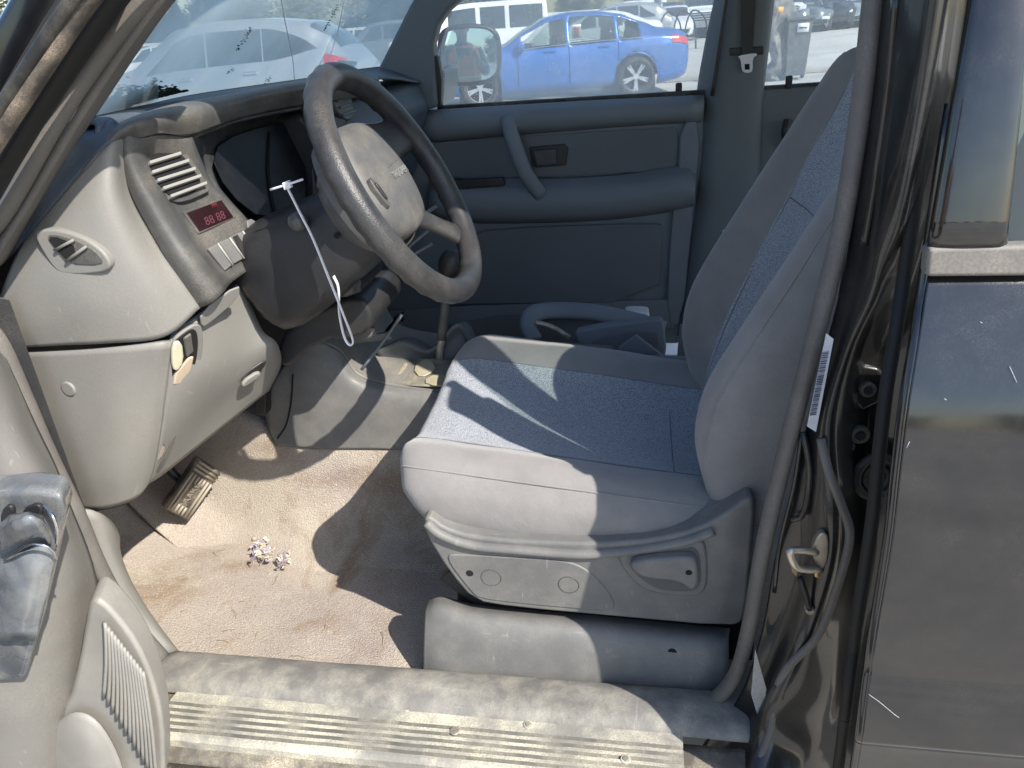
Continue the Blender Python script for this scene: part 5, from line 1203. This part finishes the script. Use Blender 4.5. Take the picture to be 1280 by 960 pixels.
gpz = at(1000,104,Z=0); GY = 15.2
p = at(992,90,Y=GY)
bn = empty('wheelie_bin', (p.x,GY,0), label='tall dark grey bin with a white label near its top', cat='bin')
mk('bin_body', *merge([([V((a*w_,b*w_,z)) for z,w_ in ((.08,.8),(1.02,1.)) for a,b in ((-.22,-.25),(.22,-.25),(.22,.25),(-.22,.25))], [(0,1,2,3),(4,5,6,7),(0,1,5,4),(1,2,6,5),(2,3,7,6),(3,0,4,7)])]), mat('bin_grey',(.07,.075,.08),.5,dirt=DUST,damt=.3), bn, bevel=.02, local=True)
box('lid', V((0,0,1.06)), (.5,.56,.07), MATS['bin_grey'], bn, bevel=.02, local=True)
box('label', V((.05,-.262,.90)), (.20,.012,.15), M_white, bn, bevel=0, local=True); box('label_mark', V((.05,-.270,.90)), (.14,.008,.03), M_ink, bn, bevel=0, local=True)
for sx in (-.2,.2): box('wheel', V((sx,.2,.08)), (.06,.16,.16), M_tyre, bn, bevel=.05, local=True)
p = at(970,90,Y=GY-.1)
bp_ = empty('torn_bumper', (p.x,GY-.1,0), label='crumpled dark grey bumper stood on end with an orange tag', cat='car part')
rows = []
for z,x0,x1 in ((0,-.20,.22),(.15,-.34,.25),(.3,-.12,.3),(.5,-.12,.25),(.7,-.25,.24),(.95,-.36,.22),(1.15,-.36,.3),(1.35,-.3,.22),(1.42,-.15,.05)):
    rows.append([V((x0,.1,z)),V((x0*.5+x1*.5-.1,-.12,z)),V((x0*.4+x1*.6,-.02,z)),V((x1,.1,z))])
sheet('bumper_shell', rows, mat('bumper_dark',(.10,.10,.10),.5,.3,5,dirt=DUST,damt=.6), bp_, n=5, thick=.02, rough=.05, rs=7, local=True)
box('orange_tag', V((-.06,-.13,1.22)), (.16,.012,.10), mat('tag_orange',(.75,.38,.06),.5), bp_, R=None, bevel=0, local=True)
# low concrete kerb near the bin
box_ = slab('kerb', [V((-2,GY+.6,0)),V((9,GY+1.6,0)),V((9,GY+1.75,0)),V((-2,GY+.75,0))], (0,0,.1), mat('kerb_concrete',(.36,.34,.30),.9,.15,3), None, bevel=.02); tag(box_, kind='structure')

# ------------------------------------------------------------------ ground, hill, fence, trees
gm_ = mat('ground_dirt_asphalt', (.47,.445,.40), .95, .14, .6, .6, 30, dirt=(.22,.20,.17), damt=.4, ds=.8)
vs = []; N_ = 60
for i in range(N_+1):
    for j in range(N_+1):
        x = -1+2*i/N_; yv = -1+2*j/N_; x = math.copysign(abs(x)**2.2,x)*900; yv = math.copysign(abs(yv)**2.2,yv)*900
        vs.append(V((x,yv,0)))
g = mk('ground', vs, grid_faces(N_+1,N_+1), gm_, None); tag(g, kind='structure')
hl = sheet('hillside', [[V((x, 95+d_y, h*(.7+.5*noise.noise(V((x*.02,d_y*.03,0)))))) for x in range(-160,161,20)] for d_y,h in ((0,-.2),(15,2.0),(45,7),(90,12),(160,14))], mat('dry_grass', (.30,.27,.14), .95, .25, .3, dirt=(.10,.12,.05), damt=.7, ds=.15), None, n=3, thick=0); tag(hl, kind='structure')
fn = empty('site_fence', (0,52,0), label='long pale metal fence running behind the parked cars', cat='fence')
slab('fence_rail', [V((-60,52,1.45)),V((60,60,1.45)),V((60,60,1.62)),V((-60,52,1.62))], (0,.08,0), mat('fence_white',(.7,.69,.66),.5), fn, bevel=.01)
for k in range(25): 
    x = -60+5*k; box('fence_post', V((x,52-.06+8*(x+60)/120,.75)), (.1,.1,1.5), MATS['fence_white'], fn, bevel=.01)

M_leafd = mat('foliage_dark', (.055,.075,.035), .8, .35, .9); M_leafl = mat('foliage_olive', (.12,.13,.06), .8, .35, .9); M_bark = mat('bark', (.13,.10,.08), .9, .2, 8)
def make_tree(name, h, w, lm, seed, nclump=46, per=60, ls=.22):
    rnd = random.Random(seed)
    root = empty(name, (0,0,0))
    tr = [tube_geo(spline([V((0,0,0)),V((.1,.05,h*.25)),V((-.1,0,h*.5)),V((.05,.1,h*.8))],4), [h*.028*(1-.8*i/12) for i in range(13)], 8)]
    cl = []
    for k in range(nclump):
        a = rnd.uniform(0,6.28); z = h*rnd.uniform(.22,.98); rr = w*math.sin(math.pi*min(1,(z/h*.9)))**.6*rnd.uniform(.25,1)
        cl.append(V((rr*math.cos(a), rr*math.sin(a), z)))
        if k % 4 == 0: tr.append(tube_geo(spline([V((0,0,z*.55)),V((rr*.5*math.cos(a),rr*.5*math.sin(a),z*.8)),cl[-1]],3), [h*.010*(1-.12*i) for i in range(7)], 5))
    v,f = merge(tr); mk('trunk', v, f, M_bark, root, local=True)
    vs=[]; fs=[]
    for c in cl:
        s = w*rnd.uniform(.22,.4)
        for q in range(per):
            d = V((rnd.gauss(0,1),rnd.gauss(0,1),rnd.gauss(0,.75))); d = d.normalized()*s*rnd.random()**.5
            p = c+d; a = V((rnd.uniform(-1,1),rnd.uniform(-1,1),rnd.uniform(-.6,.6))).normalized(); b = a.orthogonal().normalized()
            l = ls*rnd.uniform(.6,1.4); i = len(vs); vs += [p-a*l, p+b*l*.5, p+a*l, p-b*l*.5]; fs.append((i,i+1,i+2,i+3))
    me = bpy.data.meshes.new('crown'); me.from_pydata([tuple(p) for p in vs],[],fs); link('crown', me, lm, root, local=True)
    return root
protos = [make_tree('oak_tree',7,3.2,M_leafd,1), make_tree('pine_tree',9,2.2,M_leafd,2,60,50,.2), make_tree('olive_tree',5.5,3.0,M_leafl,3,40,60,.22), make_tree('oak_tree',6,3.6,M_leafl,4)]
tl_ = ['dark green broad tree among those lining the lot behind the fence','tall narrow dark conifer standing above the fence line','pale olive coloured tree among those lining the lot','yellowish green spreading tree among those behind the fence']
used = [False]*4
def put(pi, x, y, rz, s):
    o = protos[pi]
    if used[pi]:
        n = o.copy(); COL.objects.link(n)
        for ch in list(o.children):
            c = ch.copy(); COL.objects.link(c); c.parent = n
        o = n
    used[pi] = True
    o.location = (x,y,-.1); o.rotation_euler = (0,0,rz); o.scale = (s,s,s)
    tag(o, tl_[pi], 'tree', 'trees lining the car lot')
rnd = random.Random(11)
for k in range(46):
    x = -75+k*3.1+rnd.uniform(-1.4,1.4); y = 62+rnd.uniform(0,16)
    if -1 < x < 12 and k%2: continue
    put(rnd.choice((0,0,1,2,3,3)), x, y, rnd.uniform(0,6.28), rnd.uniform(.65,1.05)*(1.15 if x < -8 else .72))
# trees and vans behind the camera, seen only in reflections
for k in range(12): put(rnd.choice((0,2,3)), -45+k*8+rnd.uniform(-1,1), -55-rnd.uniform(0,8), rnd.uniform(0,6.28), rnd.uniform(.6,.9))

# ------------------------------------------------------------------ the photographer (mirrored in the wing mirror)
per_ = empty('person', (.08,-1.17,0), label='person in an orange safety vest holding up a phone, reflected in the wing mirror', cat='person')
def skinned(name, verts, edges, radii, m_, parent, sub=2, root_i=0):
    me = bpy.data.meshes.new(name); me.from_pydata([tuple(v) for v in verts], edges, [])
    o = bpy.data.objects.new(name, me); COL.objects.link(o); me.materials.append(m_); o.parent = parent
    o.modifiers.new('skin','SKIN')
    if not me.skin_vertices: 
        bm = bmesh.new(); bm.from_mesh(me); bm.verts.layers.skin.verify(); bm.to_mesh(me); bm.free()
    for i, r in enumerate(radii):
        sv_ = me.skin_vertices[0].data[i]; sv_.radius = (r, r) if not isinstance(r, tuple) else r; sv_.use_root = (i == root_i)
    s = o.modifiers.new('ss','SUBSURF'); s.levels = sub; s.render_levels = sub
    o.modifiers['skin'].use_smooth_shade = True
    return o
M_skin = mat('skin', (.30,.17,.11), .55, .05); M_cloth = mat('dark_shirt', (.12,.13,.14), .9); M_trs = mat('work_trousers', (.10,.11,.10), .9); M_vest = mat('orange_vest', (.9,.22,.03), .7); M_lime = mat('reflective_stripe', (.65,.75,.3), .4); M_hair = mat('black_hair', (.012,.011,.011), .6, .2, 60, .5, 200); M_shoe = mat('shoe_leather', (.05,.04,.03), .6)
vb = [(0,0,.95),(0,0,1.10),(0,-.01,1.28),(0,-.01,1.42),(0,.0,1.50),(0,.03,1.56),(0,.03,1.64),(0,.025,1.70)]
rb = [(.16,.11),(.15,.11),(.17,.12),(.14,.10),(.058,.06),(.07,.08),(.078,.098),(.06,.08)]
ed = [(i,i+1) for i in range(7)]
fing = []
for s in (1,-1):
    i = len(vb)
    vb += [(.18*s,0,1.41),(.25*s,-.02,1.24),(.27*s,.02,1.16),(.16*s,.20,1.27),(.09*s,.30,1.345),(.075*s,.335,1.375)]
    rb += [(.062,.062),(.046,.046),(.042,.042),(.036,.036),(.025,.028),(.028,.022)]
    ed += [(3,i)]+[(i+k,i+k+1) for k in range(5)]
    hb = i+5
    for k,(dz,ln) in enumerate(((.030,.9),(.012,1.),(-.006,.95),(-.022,.78))):
        j = len(vb); vb += [(.080*s,.350,1.378+dz),(.078*s,.375,1.38+dz),(.060*s,.385,1.38+dz*.95)]; rb += [(.010,.010),(.0085,.0085),(.0075,.0075)]
        ed += [(hb,j),(j,j+1),(j+1,j+2)]
    j = len(vb); vb += [(.055*s,.335,1.40),(.035*s,.345,1.405)]; rb += [(.011,.011),(.009,.009)]; ed += [(hb,j),(j,j+1)]
    i = len(vb)
    vb += [(.10*s,0,.88),(.12*s,.01,.52),(.125*s,-.02,.12),(.13*s,.06,.045),(.14*s,.15,.035)]
    rb += [(.095,.10),(.065,.07),(.045,.05),(.045,.04),(.042,.03)]
    ed += [(0,i)]+[(i+k,i+k+1) for k in range(4)]
pb_ = skinned('body', vb, ed, rb, M_skin, per_)
# face
for s in (1,-1):
    v,f = tube_geo([V((.03*s,.118,1.655)),V((.03*s,.126,1.655))],.010,10); mk('eye', v, f, M_hair, pb_, local=True)
    v,f = tube_geo([V((.080*s,.02,1.66)),V((.092*s,.01,1.645)),V((.080*s,.022,1.625))],.012,8); mk('ear', v, f, M_skin, pb_, local=True)
v,f = tube_geo([V((0,.118,1.66)),V((0,.135,1.635)),V((0,.120,1.622))],[.008,.014,.008],8); mk('nose', v, f, M_skin, pb_, local=True)
v,f = tube_geo([V((-.022,.110,1.598)),V((0,.118,1.597)),V((.022,.110,1.598))],.006,8); mk('mouth', v, f, mat('lips',(.28,.11,.09),.5), pb_, local=True)
bm = bmesh.new(); bmesh.ops.create_uvsphere(bm, u_segments=28, v_segments=18, radius=1)
for q in bm.verts:
    c = q.co.copy(); q.co = V((c.x*.098, c.y*.118-.002, 1.685+c.z*.098)) + noise.noise_vector(c*5)*.008
bmesh.ops.delete(bm, geom=[q for q in bm.verts if q.co.z < 1.60 or (q.co.y > .06 and q.co.z < 1.70)], context='VERTS')
me = bpy.data.meshes.new('hair'); bm.to_mesh(me); bm.free(); o = link('hair', me, M_hair, pb_, local=True); o.modifiers.new('s','SOLIDIFY').thickness=.012
def torso(name, secs, m_, parent):
    R = []
    for z, a, b, cy in secs: R.append([V((a*math.copysign(abs(math.cos(t))**.8,math.cos(t)), cy+b*math.copysign(abs(math.sin(t))**.8,math.sin(t)), z)) for t in [2*math.pi*k/28 for k in range(28)]])
    return mk(name, [p for r in R for p in r], grid_faces(len(R),28,True), m_, parent, solid=.006, subsurf=1, local=True)
torso('shirt', [(.90,.185,.135,0),(1.1,.185,.135,0),(1.3,.205,.145,-.005),(1.42,.19,.125,-.005),(1.47,.12,.09,0),(1.50,.075,.075,.01)], M_cloth, pb_)
torso('safety_vest', [(.96,.20,.15,0),(1.1,.20,.15,0),(1.3,.22,.16,-.005),(1.40,.205,.145,-.005),(1.46,.15,.11,0)], M_vest, pb_)
torso('vest_stripe', [(1.10,.208,.158,0),(1.125,.209,.159,0)], M_lime, pb_)
for s in (1,-1):
    v,f = tube_geo(spline([V((.09*s,.14,1.02)),V((.10*s,.165,1.25)),V((.11*s,.135,1.40)),V((.11*s,.02,1.475)),V((.10*s,-.12,1.40))],4), .022, 8, prof=(1,.3)); mk('vest_stripe', v, f, M_lime, pb_, local=True)
    v,f = tube_geo(spline([V((.17*s,0,1.42)),V((.24*s,-.015,1.27)),V((.27*s,0,1.17)),V((.22*s,.10,1.21))],4), [.075-.0015*k for k in range(13)], 12); mk('sleeve', v, f, M_cloth, pb_, local=True)
    v,f = tube_geo(spline([V((.085*s,0,.97)),V((.11*s,.0,.75)),V((.12*s,.01,.50)),V((.125*s,-.02,.10))],4), [.125-.0045*k for k in range(13)], 14); mk('trouser_leg', v, f, M_trs, pb_, local=True)
    box('shoe', V((.13*s,.06,.045)), (.10,.29,.09), M_shoe, pb_, bevel=.035, local=True, bseg=3)
torso('trousers_top', [(.84,.17,.13,0),(.92,.19,.14,0),(1.0,.188,.138,0)], M_trs, pb_)
ph = empty('phone', (0,-.79,1.385), label='black phone held up in both hands of the person in the vest', cat='phone')
box('phone_body', V((0,-.785,1.39)), (.155,.009,.075), M_black, ph, bevel=.004)
box('phone_screen', V((0,-.7905,1.39)), (.145,.001,.067), M_dglass, ph, bevel=0)

# ------------------------------------------------------------------ light, sky, camera
SUNDIR = V((.82,-.57,.93)).normalized()   # towards the sun
el = math.asin(SUNDIR.z); 
sun = bpy.data.lights.new('sun','SUN'); sun.energy = 4.4; sun.angle = math.radians(.5); sun.color = (1,.935,.84)
so = bpy.data.objects.new('sun', sun); COL.objects.link(so); so.rotation_euler = SUNDIR.to_track_quat('Z','Y').to_euler()
w = bpy.data.worlds.new('World'); sc.world = w; w.use_nodes = True; nt = w.node_tree
sky = nt.nodes.new('ShaderNodeTexSky'); sky.sky_type = 'NISHITA'; sky.sun_disc = False; sky.sun_elevation = el
sky.sun_rotation = math.atan2(SUNDIR.x, SUNDIR.y); sky.air_density = 1.2; sky.dust_density = 1.; sky.ozone_density = 3.
nt.links.new(sky.outputs[0], nt.nodes['Background'].inputs['Color']); nt.nodes['Background'].inputs['Strength'].default_value = .15
cam = bpy.data.cameras.new('camera'); co = bpy.data.objects.new('camera', cam); COL.objects.link(co); sc.camera = co
cam.sensor_width = 36; cam.lens = 36*F/1280; cam.clip_start = .02; cam.clip_end = 3000
M = Matrix((RT, UP, -fw)).transposed().to_4x4(); M.translation = CAM; co.matrix_world = M
sc.view_settings.view_transform = 'Standard'; sc.view_settings.look = 'None'; sc.view_settings.exposure = .76; sc.view_settings.gamma = 1
sc.render.engine = 'CYCLES'; sc.cycles.max_bounces = 8; sc.cycles.transparent_max_bounces = 16; sc.cycles.use_denoising = True
sc.cycles.sample_clamp_indirect = 6
